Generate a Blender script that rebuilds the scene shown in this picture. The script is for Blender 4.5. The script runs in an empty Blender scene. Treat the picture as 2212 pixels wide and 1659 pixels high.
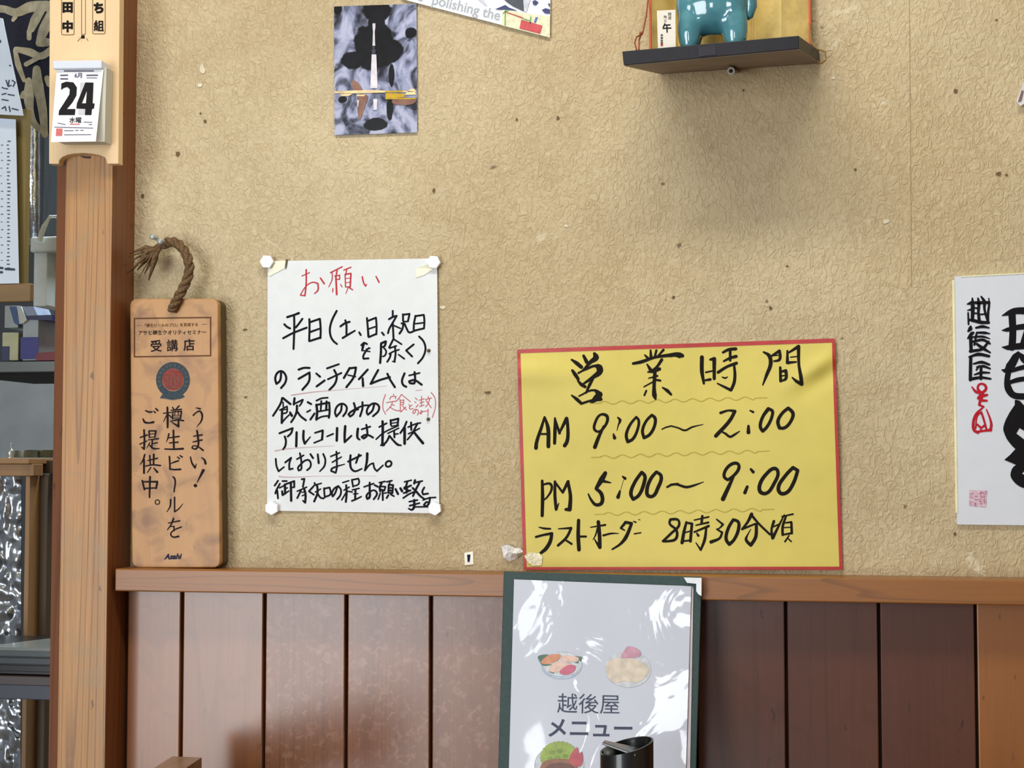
import bpy, bmesh, math, random
from mathutils import Vector, Matrix, Euler, noise as mnz
random.seed(7)
PI = math.pi
SC = bpy.context.scene
COL = SC.collection

# ------------------------------------------------------------------ camera, light, exposure
F = 3500.0
CAM = Vector((0.0, -1.785, 1.14))
ROT = Euler((math.radians(93.03), 0, math.radians(11.25)), 'XYZ')
cd = bpy.data.cameras.new('camera'); cam = bpy.data.objects.new('camera', cd); COL.objects.link(cam)
cam.location = CAM; cam.rotation_euler = ROT
cd.sensor_width = 36; cd.lens = F*36/2212; cd.clip_start = .05
SC.camera = cam
SC.view_settings.view_transform = 'Standard'; SC.view_settings.look = 'None'
SC.view_settings.gamma = 1; SC.view_settings.use_curve_mapping = False
SC.view_settings.exposure = -0.10
wd = bpy.data.worlds.new('world'); SC.world = wd; wd.use_nodes = True
wd.node_tree.nodes['Background'].inputs[0].default_value = (.95, .96, 1, 1)
wd.node_tree.nodes['Background'].inputs[1].default_value = 0.29

def area(name, loc, target, sx, sy, power, col):
    l = bpy.data.lights.new(name, 'AREA'); l.shape = 'RECTANGLE'; l.size = sx; l.size_y = sy
    l.energy = power; l.color = col
    o = bpy.data.objects.new(name, l); COL.objects.link(o); o.location = loc
    o.rotation_euler = (Vector(target)-Vector(loc)).to_track_quat('-Z', 'Y').to_euler()
    return o
area('door_daylight', (-1.80, -3.6, 1.02), (-.3, 0, 1.0), 1.25, 2.0, 76, (.93, .97, 1))
area('window_daylight', (-.46, -3.9, 1.36), (-.1, 0, 1.1), .36, .66, 9, (.93, .97, 1))
area('ceiling_tube', (-.35, -.80, 2.38), (-.35, -.55, 0), 1.2, .22, 17, (1, .96, .88))
area('kitchen_fill', (-1.0, .75, 2.30), (-1.0, .75, 0), .9, .2, 44, (.86, .95, 1))  # unseen lamp added to brighten the kitchen strip

# ------------------------------------------------------------------ helpers
RM = ROT.to_matrix()
def W(px, py, off=0.0):
    """point of the vertical plane y=-off (off metres in front of the wall) seen at that pixel of the photograph"""
    d = RM @ Vector(((px-1106)/F, (829.5-py)/F, -1))
    t = (-off-CAM.y)/d.y
    return CAM + d*t
def lin(c):
    return tuple((x/255/12.92 if x/255 <= .04045 else ((x/255+.055)/1.055)**2.4) for x in c)

def nn(nt, t, **kw):
    n = nt.nodes.new(t)
    for k, v in kw.items():
        setattr(n, k, v)
    return n
MATS = {}
def mat(name, col, rough=.6, var=.08, scale=40, stretch=(1, 1, 1), bump=0, bscale=None, metal=0, coat=0, spec=.5, col2=None, detail=4, trans=0, coatbump=0):
    if name in MATS: return MATS[name]
    m = bpy.data.materials.new(name); m.use_nodes = True; nt = m.node_tree
    b = nt.nodes['Principled BSDF']
    tc = nn(nt, 'ShaderNodeTexCoord'); mp = nn(nt, 'ShaderNodeMapping'); mp.inputs['Scale'].default_value = stretch
    nt.links.new(tc.outputs['Object'], mp.inputs[0])
    no = nn(nt, 'ShaderNodeTexNoise'); no.inputs['Scale'].default_value = scale; no.inputs['Detail'].default_value = detail
    nt.links.new(mp.outputs[0], no.inputs['Vector'])
    r = nn(nt, 'ShaderNodeValToRGB')
    c = lin(col); c2 = lin(col2) if col2 else tuple(x*(1-var*2) for x in c)
    r.color_ramp.elements[0].position = .35; r.color_ramp.elements[1].position = .65
    r.color_ramp.elements[0].color = (*c2, 1); r.color_ramp.elements[1].color = (*c, 1)
    nt.links.new(no.outputs['Fac'], r.inputs[0]); nt.links.new(r.outputs[0], b.inputs['Base Color'])
    b.inputs['Roughness'].default_value = rough; b.inputs['Metallic'].default_value = metal
    b.inputs['Specular IOR Level'].default_value = spec; b.inputs['Coat Weight'].default_value = coat
    b.inputs['Transmission Weight'].default_value = trans
    if bump:
        n2 = nn(nt, 'ShaderNodeTexNoise'); n2.inputs['Scale'].default_value = bscale or scale; n2.inputs['Detail'].default_value = 3
        nt.links.new(mp.outputs[0], n2.inputs['Vector'])
        bu = nn(nt, 'ShaderNodeBump'); bu.inputs['Strength'].default_value = bump; bu.inputs['Distance'].default_value = .002
        nt.links.new(n2.outputs['Fac'], bu.inputs['Height']); nt.links.new(bu.outputs[0], b.inputs['Normal'])
    if coatbump:
        b.inputs['Coat Roughness'].default_value = .04
        n3 = nn(nt, 'ShaderNodeTexNoise'); n3.inputs['Scale'].default_value = 11; n3.inputs['Detail'].default_value = 3; n3.inputs['Distortion'].default_value = 1.2
        nt.links.new(tc.outputs['Object'], n3.inputs['Vector'])
        b3 = nn(nt, 'ShaderNodeBump'); b3.inputs['Strength'].default_value = coatbump; b3.inputs['Distance'].default_value = .004
        nt.links.new(n3.outputs['Fac'], b3.inputs['Height']); nt.links.new(b3.outputs[0], b.inputs['Coat Normal'])
    MATS[name] = m; return m

def wood(name, light, dark, axis='Z', rings=26, across=9, along=.7, rough=.45, coat=0, fine=.5, spec=.5, seed=0, blot=None, coatrough=.25, contrast=1.0, blotscale=22, blot0=.52):
    """timber: contour lines of a stretched noise give the cathedral grain, fine streaks over it"""
    if name in MATS: return MATS[name]
    m = bpy.data.materials.new(name); m.use_nodes = True; nt = m.node_tree; L = nt.links.new
    b = nt.nodes['Principled BSDF']
    tc = nn(nt, 'ShaderNodeTexCoord'); oi = nn(nt, 'ShaderNodeObjectInfo')
    add = nn(nt, 'ShaderNodeVectorMath', operation='ADD')
    cmb = nn(nt, 'ShaderNodeCombineXYZ')
    mul = nn(nt, 'ShaderNodeMath', operation='MULTIPLY'); mul.inputs[1].default_value = 7.3
    L(oi.outputs['Random'], mul.inputs[0]); L(mul.outputs[0], cmb.inputs[0]); L(mul.outputs[0], cmb.inputs[2]); cmb.inputs[1].default_value = seed
    L(tc.outputs['Object'], add.inputs[0]); L(cmb.outputs[0], add.inputs[1])
    def mapped(a, l):
        mp = nn(nt, 'ShaderNodeMapping'); s = [a, a, a]; s['XYZ'.index(axis)] = l
        mp.inputs['Scale'].default_value = s; L(add.outputs[0], mp.inputs[0]); return mp.outputs[0]
    n1 = nn(nt, 'ShaderNodeTexNoise'); n1.inputs['Scale'].default_value = 1; n1.inputs['Detail'].default_value = 1.5; n1.inputs['Roughness'].default_value = .35
    L(mapped(across, along), n1.inputs['Vector'])
    m1 = nn(nt, 'ShaderNodeMath', operation='MULTIPLY'); m1.inputs[1].default_value = rings; L(n1.outputs['Fac'], m1.inputs[0])
    fr = nn(nt, 'ShaderNodeMath', operation='FRACT'); L(m1.outputs[0], fr.inputs[0])
    r1 = nn(nt, 'ShaderNodeValToRGB'); e = r1.color_ramp.elements
    e[0].position = 0; e[0].color = (.15, .15, .15, 1); e[1].position = .75; e[1].color = (0, 0, 0, 1)
    e2 = r1.color_ramp.elements.new(.93); e2.color = (1, 1, 1, 1)
    L(fr.outputs[0], r1.inputs[0])
    n2 = nn(nt, 'ShaderNodeTexNoise'); n2.inputs['Scale'].default_value = 1; n2.inputs['Detail'].default_value = 6
    L(mapped(420, 9), n2.inputs['Vector'])
    n3 = nn(nt, 'ShaderNodeTexNoise'); n3.inputs['Scale'].default_value = 1; n3.inputs['Detail'].default_value = 4
    L(mapped(16, 4), n3.inputs['Vector'])
    a1 = nn(nt, 'ShaderNodeMath', operation='MULTIPLY_ADD'); a1.inputs[1].default_value = .42*contrast; L(r1.outputs[0], a1.inputs[0])
    s2 = nn(nt, 'ShaderNodeMath', operation='MULTIPLY'); s2.inputs[1].default_value = fine; L(n2.outputs['Fac'], s2.inputs[0]); L(s2.outputs[0], a1.inputs[2])
    a2 = nn(nt, 'ShaderNodeMath', operation='MULTIPLY_ADD'); a2.inputs[1].default_value = .55; L(n3.outputs['Fac'], a2.inputs[0]); L(a1.outputs[0], a2.inputs[2])
    a3 = nn(nt, 'ShaderNodeMath', operation='SUBTRACT'); a3.inputs[1].default_value = .27+fine*.32; a3.use_clamp = True; L(a2.outputs[0], a3.inputs[0])
    mx = nn(nt, 'ShaderNodeMix', data_type='RGBA'); mx.inputs['A'].default_value = (*lin(light), 1); mx.inputs['B'].default_value = (*lin(dark), 1)
    L(a3.outputs[0], mx.inputs['Factor'])
    out = mx.outputs['Result']
    # small dark dents and knots
    v = nn(nt, 'ShaderNodeTexNoise'); v.inputs['Scale'].default_value = 1; v.inputs['Detail'].default_value = 2; L(mapped(95, 38), v.inputs['Vector'])
    rv = nn(nt, 'ShaderNodeValToRGB'); rv.color_ramp.elements[0].position = .72; rv.color_ramp.elements[0].color = (0, 0, 0, 1); rv.color_ramp.elements[1].position = .78; rv.color_ramp.elements[1].color = (.7, .7, .7, 1)
    L(v.outputs['Fac'], rv.inputs[0])
    mk = nn(nt, 'ShaderNodeMix', data_type='RGBA'); mk.inputs['B'].default_value = (*[x*.35 for x in lin(dark)], 1)
    L(out, mk.inputs['A']); L(rv.outputs[0], mk.inputs['Factor']); out = mk.outputs['Result']
    if blot:
        nb = nn(nt, 'ShaderNodeTexNoise'); nb.inputs['Scale'].default_value = blotscale; nb.inputs['Detail'].default_value = 5; nb.inputs['Distortion'].default_value = .8
        L(add.outputs[0], nb.inputs['Vector'])
        rb = nn(nt, 'ShaderNodeValToRGB'); rb.color_ramp.elements[0].position = blot0; rb.color_ramp.elements[0].color = (0, 0, 0, 1); rb.color_ramp.elements[1].position = .7; rb.color_ramp.elements[1].color = (.6, .6, .6, 1)
        L(nb.outputs['Fac'], rb.inputs[0])
        mb = nn(nt, 'ShaderNodeMix', data_type='RGBA'); mb.inputs['B'].default_value = (*lin(blot), 1)
        L(out, mb.inputs['A']); L(rb.outputs[0], mb.inputs['Factor']); out = mb.outputs['Result']
    L(out, b.inputs['Base Color'])
    bu = nn(nt, 'ShaderNodeBump'); bu.inputs['Strength'].default_value = .25; bu.inputs['Distance'].default_value = .0006
    L(a1.outputs[0], bu.inputs['Height']); L(bu.outputs[0], b.inputs['Normal'])
    b.inputs['Roughness'].default_value = rough; b.inputs['Coat Weight'].default_value = coat; b.inputs['Coat Roughness'].default_value = coatrough
    b.inputs['Specular IOR Level'].default_value = spec
    MATS[name] = m; return m

def empty(name, loc, label=None, cat=None, group=None, kind=None):
    o = bpy.data.objects.new(name, None); COL.objects.link(o); o.location = loc; o.empty_display_size = .02
    tag(o, label, cat, group, kind); return o
def tag(o, label=None, cat=None, group=None, kind=None):
    if label: o['label'] = label
    if cat: o['category'] = cat
    if group: o['group'] = group
    if kind: o['kind'] = kind
    return o
def ploc(p):
    v = Vector((0, 0, 0))
    while p is not None:
        v += p.location; p = p.parent
    return v

class MB:
    def __init__(s): s.v = []; s.f = []
    def add(s, vs, fs):
        n = len(s.v); s.v += [Vector(v) for v in vs]; s.f += [tuple(i+n for i in f) for f in fs]
        return s
    def box(s, lo, hi):
        x0, y0, z0 = lo; x1, y1, z1 = hi
        return s.hexa([(x0, y0, z0), (x1, y0, z0), (x1, y0, z1), (x0, y0, z1)], [(x0, y1, z0), (x1, y1, z0), (x1, y1, z1), (x0, y1, z1)])
    def hexa(s, a, b):
        return s.add(list(a)+list(b), [(0, 1, 2, 3), (7, 6, 5, 4), (0, 4, 5, 1), (1, 5, 6, 2), (2, 6, 7, 3), (3, 7, 4, 0)])
    def prism(s, loop, dy):
        """front loop of points, pushed back by dy along the wall normal"""
        n = len(loop); vs = [Vector(p) for p in loop]; vb = [p+Vector((0, dy, 0)) for p in vs]
        return s.add(vs+vb, [tuple(range(n)), tuple(range(2*n-1, n-1, -1))]+[(i, i+n, (i+1) % n+n, (i+1) % n) for i in range(n)])
    def tube(s, pts, r, seg=8, cap=True, flat=1.0):
        pts = [Vector(p) for p in pts]; n = len(pts); rs = r if isinstance(r, (list, tuple)) else [r]*n
        vs = []; up = Vector((0.12, .31, .94))
        for i, p in enumerate(pts):
            t = (pts[min(i+1, n-1)]-pts[max(i-1, 0)]).normalized()
            a = t.cross(up)
            if a.length < .05: a = t.cross(Vector((1, 0, 0)))
            a.normalize(); b = t.cross(a)
            for k in range(seg):
                an = 2*PI*k/seg; vs.append(p+a*math.cos(an)*rs[i]+b*math.sin(an)*rs[i]*flat)
        fs = [(i*seg+k, i*seg+(k+1) % seg, (i+1)*seg+(k+1) % seg, (i+1)*seg+k) for i in range(n-1) for k in range(seg)]
        if cap: fs += [tuple(range(seg-1, -1, -1)), tuple((n-1)*seg+k for k in range(seg))]
        return s.add(vs, fs)
    def lathe(s, c, prof, seg=24, axis='Z'):
        c = Vector(c); vs = []
        for r, h in prof:
            for k in range(seg):
                an = 2*PI*k/seg
                d = {'Z': (r*math.cos(an), r*math.sin(an), h), 'Y': (r*math.cos(an), h, r*math.sin(an)), 'X': (h, r*math.cos(an), r*math.sin(an))}[axis]
                vs.append(c+Vector(d))
        n = len(prof)
        fs = [(i*seg+k, i*seg+(k+1) % seg, (i+1)*seg+(k+1) % seg, (i+1)*seg+k) for i in range(n-1) for k in range(seg)]
        fs += [tuple(range(seg-1, -1, -1)), tuple((n-1)*seg+k for k in range(seg))]
        return s.add(vs, fs)
    def ball(s, c, rx, ry, rz, n=10):
        c = Vector(c); seg = n*2; vs = []
        for i in range(n+1):
            th = PI*i/n
            for k in range(seg):
                an = 2*PI*k/seg; vs.append(c+Vector((rx*math.sin(th)*math.cos(an), ry*math.sin(th)*math.sin(an), rz*math.cos(th))))
        return s.add(vs, [(i*seg+k, (i+1)*seg+k, (i+1)*seg+(k+1) % seg, i*seg+(k+1) % seg) for i in range(n) for k in range(seg)])
    def build(s, name, m, parent=None, smooth=False, bevel=0, **tags):
        me = bpy.data.meshes.new(name); o = bpy.data.objects.new(name, me)
        if parent is not None: base = ploc(parent)
        else:
            lo = Vector([min(v[i] for v in s.v) for i in range(3)]); hi = Vector([max(v[i] for v in s.v) for i in range(3)])
            base = Vector(((lo.x+hi.x)/2, (lo.y+hi.y)/2, lo.z)); o.location = base
        me.from_pydata([v-base for v in s.v], [], s.f)
        bm = bmesh.new(); bm.from_mesh(me)
        if len(bm.faces) < 60000 and not getattr(s, 'flat', False): bmesh.ops.recalc_face_normals(bm, faces=bm.faces)
        if smooth:
            for f in bm.faces: f.smooth = True
        bm.to_mesh(me); bm.free()
        me.materials.append(m); COL.objects.link(o)
        if parent is not None: o.parent = parent
        if bevel:
            bv = o.modifiers.new('bevel', 'BEVEL'); bv.width = bevel; bv.segments = 2; bv.limit_method = 'ANGLE'; bv.angle_limit = .7
        tag(o, **tags); return o

# ---------- flat ink (marker strokes, printed shapes, printed type) laid on a surface given by off(px,py)
def smooth_stroke(p):
    if len(p) < 3: return p
    n = len(p); closed = (abs(p[0][0]-p[-1][0])+abs(p[0][1]-p[-1][1])) < .5
    tin = [None]*n; tout = [None]*n
    for i in range(n):
        if 0 < i < n-1 or closed:
            a = p[i-1] if i > 0 else p[n-2]; c = p[i+1] if i < n-1 else p[1]; b = p[i]
            d1 = Vector((b[0]-a[0], b[1]-a[1])); d2 = Vector((c[0]-b[0], c[1]-b[1]))
            if d1.length < 1e-6 or d2.length < 1e-6: tin[i] = tout[i] = Vector((0, 0)); continue
            ang = d1.angle(d2)
            if ang < math.radians(75):
                t = (d1.normalized()+d2.normalized()).normalized(); tin[i] = t*d1.length; tout[i] = t*d2.length
            else: tin[i] = d1*.6; tout[i] = d2*.6
    for i in (0, n-1):
        if tin[i] is None:
            if i == 0: d = Vector((p[1][0]-p[0][0], p[1][1]-p[0][1]))
            else: d = Vector((p[i][0]-p[i-1][0], p[i][1]-p[i-1][1]))
            tin[i] = tout[i] = d
    out = []
    for i in range(n-1):
        for k in range(5):
            t = k/5; h0 = 2*t**3-3*t**2+1; h1 = t**3-2*t**2+t; h2 = -2*t**3+3*t**2; h3 = t**3-t**2
            out.append((p[i][0]*h0+tout[i].x*h1+p[i+1][0]*h2+tin[i+1].x*h3, p[i][1]*h0+tout[i].y*h1+p[i+1][1]*h2+tin[i+1].y*h3, p[i][2]*(1-t)+p[i+1][2]*t))
    out.append(p[-1]); return out
NPR = [0]
def strokes(mb, off, ox, oy, sc, w, text, lift=.0003, wk=1.0):
    """text: one stroke per line, points 'x,y' or 'x,y,width' in a local frame of scale sc"""
    for ln in text.replace(';', '\n').split('\n'):
        ps = ln.split()
        if len(ps) < 2: continue
        p = []
        for q in ps:
            a = [float(t) for t in q.split(',')]
            p.append((ox+a[0]/sc, oy+a[1]/sc, (a[2] if len(a) > 2 else w)*wk/sc/2))
        p = smooth_stroke(p)
        def pt(x, y): return W(x, y, off(x, y)+lift+NPR[0]*2.5e-6)
        for i in range(len(p)-1):
            NPR[0] = (NPR[0]+1) % 60
            (x0, y0, a), (x1, y1, b) = p[i], p[i+1]
            d = math.hypot(x1-x0, y1-y0)
            if d < 1e-6: continue
            nx, ny = -(y1-y0)/d, (x1-x0)/d
            mb.add([pt(x0+nx*a, y0+ny*a), pt(x0-nx*a, y0-ny*a), pt(x1-nx*b, y1-ny*b), pt(x1+nx*b, y1+ny*b)], [(0, 1, 2, 3)])
        for i, (x, y, r) in enumerate(p):
            k = 10 if i in (0, len(p)-1) else 8
            NPR[0] = (NPR[0]+1) % 60
            mb.add([pt(x+r*math.cos(2*PI*j/k), y+r*math.sin(2*PI*j/k)) for j in range(k)], [tuple(range(k))])
    mb.flat = True
def curve_mesh(cu):
    o = bpy.data.objects.new('t', cu); COL.objects.link(o); bpy.context.view_layer.update()
    me = bpy.data.meshes.new_from_object(o); r = ([v.co.copy() for v in me.vertices], [tuple(f.vertices) for f in me.polygons])
    bpy.data.objects.remove(o); bpy.data.curves.remove(cu); bpy.data.meshes.remove(me); return r
def poly(mb, off, loops, lift=.0005, ox=0, oy=0, sc=1):
    cu = bpy.data.curves.new('t', 'CURVE'); cu.dimensions = '2D'; cu.fill_mode = 'BOTH'
    for lp in loops:
        s = cu.splines.new('POLY'); s.points.add(len(lp)-1); s.use_cyclic_u = True
        for i, q in enumerate(lp): s.points[i].co = (ox+q[0]/sc, oy+q[1]/sc, 0, 1)
    vs, fs = curve_mesh(cu)
    mb.add([W(v.x, v.y, off(v.x, v.y)+lift) for v in vs], fs); mb.flat = True
def P(txt): return [tuple(float(t) for t in q.split(',')) for q in txt.split()]
def soft(l):
    n = len(l); o = []
    for i in range(n):
        a, b, c, d = l[i-1], l[i], l[(i+1) % n], l[(i+2) % n]
        for k in range(4):
            t = k/4; o.append(tuple(.5*(2*b[j]+(c[j]-a[j])*t+(2*a[j]-5*b[j]+4*c[j]-d[j])*t*t+(3*b[j]-a[j]-3*c[j]+d[j])*t**3) for j in (0, 1)))
    return o
def ell(cx, cy, rx, ry, n=28, rot=0):
    return [(cx+rx*math.cos(2*PI*k/n)*math.cos(rot)-ry*math.sin(2*PI*k/n)*math.sin(rot), cy+rx*math.cos(2*PI*k/n)*math.sin(rot)+ry*math.sin(2*PI*k/n)*math.cos(rot)) for k in range(n)]
def ftext(mb, off, body, cx, cy, h, sx=1, rot=0, bold=0, shear=0, lift=.0003):
    """printed type centred on (cx,cy); h = em height in photograph pixels"""
    cu = bpy.data.curves.new('t', 'FONT'); cu.body = body; cu.align_x = 'CENTER'; cu.align_y = 'CENTER'; cu.size = 1; cu.offset = bold; cu.shear = shear; cu.resolution_u = 3
    vs, fs = curve_mesh(cu); c, s = math.cos(rot), math.sin(rot)
    if not vs: return
    x0 = (min(v.x for v in vs)+max(v.x for v in vs))/2; y0 = (min(v.y for v in vs)+max(v.y for v in vs))/2
    out = []
    for v in vs:
        x = (v.x-x0)*h*sx; y = -(v.y-y0)*h
        X = cx+x*c-y*s; Y = cy+x*s+y*c
        out.append(W(X, Y, off(X, Y)+lift))
    mb.add(out, fs); mb.flat = True

def sheet(mb, c, off, th=.0003, nx=24, ny=24):
    """thin sheet between four corners (tl,tr,br,bl) following off(px,py)"""
    tl, tr, br, bl = c; g = []
    for j in range(ny+1):
        for i in range(nx+1):
            u, v = i/nx, j/ny
            x = (tl[0]*(1-u)+tr[0]*u)*(1-v)+(bl[0]*(1-u)+br[0]*u)*v
            y = (tl[1]*(1-u)+tr[1]*u)*(1-v)+(bl[1]*(1-u)+br[1]*u)*v
            g.append(W(x, y, off(x, y)))
    n = len(g); q = lambda i, j: j*(nx+1)+i
    fs = [(q(i, j), q(i, j+1), q(i+1, j+1), q(i+1, j)) for j in range(ny) for i in range(nx)]
    fb = [tuple(n+k for k in f[::-1]) for f in fs]
    ring = [q(i, 0) for i in range(nx)]+[q(nx, j) for j in range(ny)]+[q(i, ny) for i in range(nx, 0, -1)]+[q(0, j) for j in range(ny, 0, -1)]
    side = [(ring[k], ring[(k+1) % len(ring)], n+ring[(k+1) % len(ring)], n+ring[k]) for k in range(len(ring))]
    bk = [p+Vector((0, th, 0)) for p in g]
    mb.add(g, fs); mb.add(bk, [tuple(k-n for k in f) for f in fb])
    nr = len(ring); mb.add([g[k] for k in ring]+[bk[k] for k in ring], [(k, (k+1) % nr, nr+(k+1) % nr, nr+k) for k in range(nr)])
def rrect(x0, y0, x1, y1, r, n=5, dx=0):
    out = []
    for cx, cy, a in ((x1-r, y0+r, -PI/2), (x1-r, y1-r, 0), (x0+r, y1-r, PI/2), (x0+r, y0+r, PI)):
        for k in range(n+1):
            an = a+PI/2*k/n; out.append((cx+r*math.cos(an), cy+r*math.sin(an)))
    return out
flat = lambda o: (lambda x, y: o)
def inkmat(name, col, rough=.6, var=.05): return mat(name, tuple(c*.8 for c in col) if sum(col) < 200 else col, .75, var, 300, spec=.12)

# ------------------------------------------------------------------ materials of the setting
def wall_mat():
    m = bpy.data.materials.new('fibre_wallpaper'); m.use_nodes = True; nt = m.node_tree; L = nt.links.new; b = nt.nodes['Principled BSDF']
    tc = nn(nt, 'ShaderNodeTexCoord')
    def noise(scale, det=3, dist=0, rough=.5, vec=None):
        n = nn(nt, 'ShaderNodeTexNoise'); n.inputs['Scale'].default_value = scale; n.inputs['Detail'].default_value = det; n.inputs['Distortion'].default_value = dist; n.inputs['Roughness'].default_value = rough
        L(vec or tc.outputs['Object'], n.inputs['Vector']); return n.outputs['Fac']
    def ramp(src, *st):
        r = nn(nt, 'ShaderNodeValToRGB'); e = r.color_ramp.elements
        while len(e) < len(st): e.new(.5)
        for k, (p, c) in enumerate(st): e[k].position = p; e[k].color = (*c, 1)
        L(src, r.inputs[0]); return r.outputs[0]
    def g(v): return (v, v, v)
    def mix(a, bcol, fac):
        x = nn(nt, 'ShaderNodeMix', data_type='RGBA')
        if isinstance(a, tuple): x.inputs['A'].default_value = (*a, 1)
        else: L(a, x.inputs['A'])
        x.inputs['B'].default_value = (*bcol, 1); L(fac, x.inputs['Factor']); return x.outputs['Result']
    base = ramp(noise(5, 5, .3), (.35, lin((188, 171, 136))), (.65, lin((204, 187, 152))))
    c = mix(base, lin((178, 152, 108)), ramp(noise(2.2, 3), (.45, g(0)), (.7, g(.5))))
    mot = noise(120, 4, .3)
    c = mix(c, lin((230, 218, 184)), ramp(mot, (.55, g(0)), (.75, g(.28))))
    c = mix(c, lin((165, 136, 92)), ramp(noise(140, 4, .4), (.56, g(0)), (.76, g(.38))))
    # straw fibres: thin ridges of a distorted noise
    mpf = nn(nt, 'ShaderNodeMapping'); mpf.inputs['Scale'].default_value = (1.25, 1, .75); mpf.inputs['Rotation'].default_value = (0, .35, 0); L(tc.outputs['Object'], mpf.inputs[0])
    fib = noise(135, 1.0, .8, vec=mpf.outputs[0])
    ab = nn(nt, 'ShaderNodeMath', operation='SUBTRACT'); L(fib, ab.inputs[0]); ab.inputs[1].default_value = .5
    ab2 = nn(nt, 'ShaderNodeMath', operation='ABSOLUTE'); L(ab.outputs[0], ab2.inputs[0])
    rid = ramp(ab2.outputs[0], (0, g(1)), (.14, g(0)))
    gate = ramp(noise(38, 2), (.42, g(.04)), (.62, g(.24)))
    mg = nn(nt, 'ShaderNodeMath', operation='MULTIPLY'); L(rid, mg.inputs[0]); L(gate, mg.inputs[1])
    c = mix(c, lin((150, 118, 74)), mg.outputs[0])  # valleys of the relief also darkened in the colour, as their shade
    c = mix(c, lin((92, 66, 40)), ramp(noise(52, 1.5, .3), (.765, g(0)), (.80, g(.75))))       # grime specks
    c = mix(c, lin((232, 224, 196)), ramp(noise(19, 6, 1.2, .65), (.66, g(0)), (.74, g(.55)))) # scuffed pale spots
    L(c, b.inputs['Base Color'])
    hh = nn(nt, 'ShaderNodeMath', operation='MULTIPLY_ADD'); L(rid, hh.inputs[0]); hh.inputs[1].default_value = -.5; L(noise(210, 3, .5), hh.inputs[2])
    bu = nn(nt, 'ShaderNodeBump'); bu.inputs['Strength'].default_value = .78; bu.inputs['Distance'].default_value = .0013
    L(hh.outputs[0], bu.inputs['Height']); L(bu.outputs[0], b.inputs['Normal'])
    b.inputs['Roughness'].default_value = .62; b.inputs['Specular IOR Level'].default_value = .35
    return m
M_wall = wall_mat()
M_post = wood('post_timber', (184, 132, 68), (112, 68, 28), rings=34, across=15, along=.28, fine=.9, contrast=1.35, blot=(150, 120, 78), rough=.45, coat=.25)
M_postside = wood('post_shaded_timber', (128, 72, 30), (84, 42, 14), rings=12, across=8, along=.5, fine=.4, rough=.5, coat=.2)  # darker copy of the post timber, shade of its sides in the colour
M_rail = wood('rail_timber', (148, 92, 32), (96, 56, 16), axis='X', rings=12, across=26, along=1.6, fine=.4, rough=.45, coat=.4, coatrough=.3)
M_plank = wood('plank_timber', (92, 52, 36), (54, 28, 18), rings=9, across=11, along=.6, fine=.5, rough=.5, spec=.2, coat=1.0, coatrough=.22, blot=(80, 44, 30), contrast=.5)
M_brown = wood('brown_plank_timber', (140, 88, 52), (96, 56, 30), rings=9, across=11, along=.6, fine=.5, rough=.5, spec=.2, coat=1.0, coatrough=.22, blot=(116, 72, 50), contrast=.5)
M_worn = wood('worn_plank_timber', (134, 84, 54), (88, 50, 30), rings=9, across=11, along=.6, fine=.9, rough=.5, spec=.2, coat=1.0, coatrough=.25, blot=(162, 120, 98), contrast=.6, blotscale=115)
M_plank2 = wood('plank_timber_orange', (150, 92, 36), (112, 62, 22), rings=9, across=11, along=.6, fine=.4, rough=.35, coat=.8, contrast=.5)
M_dark = mat('groove_shadow_board', (46, 22, 16), .8)
M_ceil = mat('ceiling_board', (214, 208, 192), .8)
M_floor = mat('floor_concrete', (120, 110, 98), .7, scale=8)

# ------------------------------------------------------------------ the setting
XR = 1.75
xpost = W(290, 700, 0).x
b = MB().box((xpost-.02, 0, 0), (XR, .10, 2.45)).build('wall_back', M_wall, kind='structure', label='beige fibrous wallpapered wall above the wainscot')
wall = b
b = MB().box((-3.2, -4.5, -.1), (XR, 2.0, 0)).build('floor', M_floor, kind='structure')
b = MB().box((-3.2, -4.5, 2.45), (XR, 2.0, 2.55)).build('ceiling', M_ceil, kind='structure')
b = MB().box((XR, -4.5, 0), (XR+.1, 2.0, 2.45)).build('wall_right', M_wall, kind='structure')
M_kit = mat('kitchen_dark_wall', (44, 48, 52), .6, scale=6)
MB().box((-3.2, 1.9, 0), (xpost+.3, 2.0, 2.45)).build('wall_kitchen', M_kit, kind='structure')
# wallpaper seam
sm = MB(); s0 = [(1963, -30), (1966, 300), (1968, 620)]
for (xa, ya), (xb, yb) in zip(s0, s0[1:]):
    sm.add([W(xa, ya, .0004), W(xa+1.1, ya, .0006), W(xb+1.1, yb, .0006), W(xb, yb, .0004)], [(0, 1, 2, 3)])
sm.build('seam', mat('seam_edge', (165, 143, 104), .7), wall)

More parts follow.
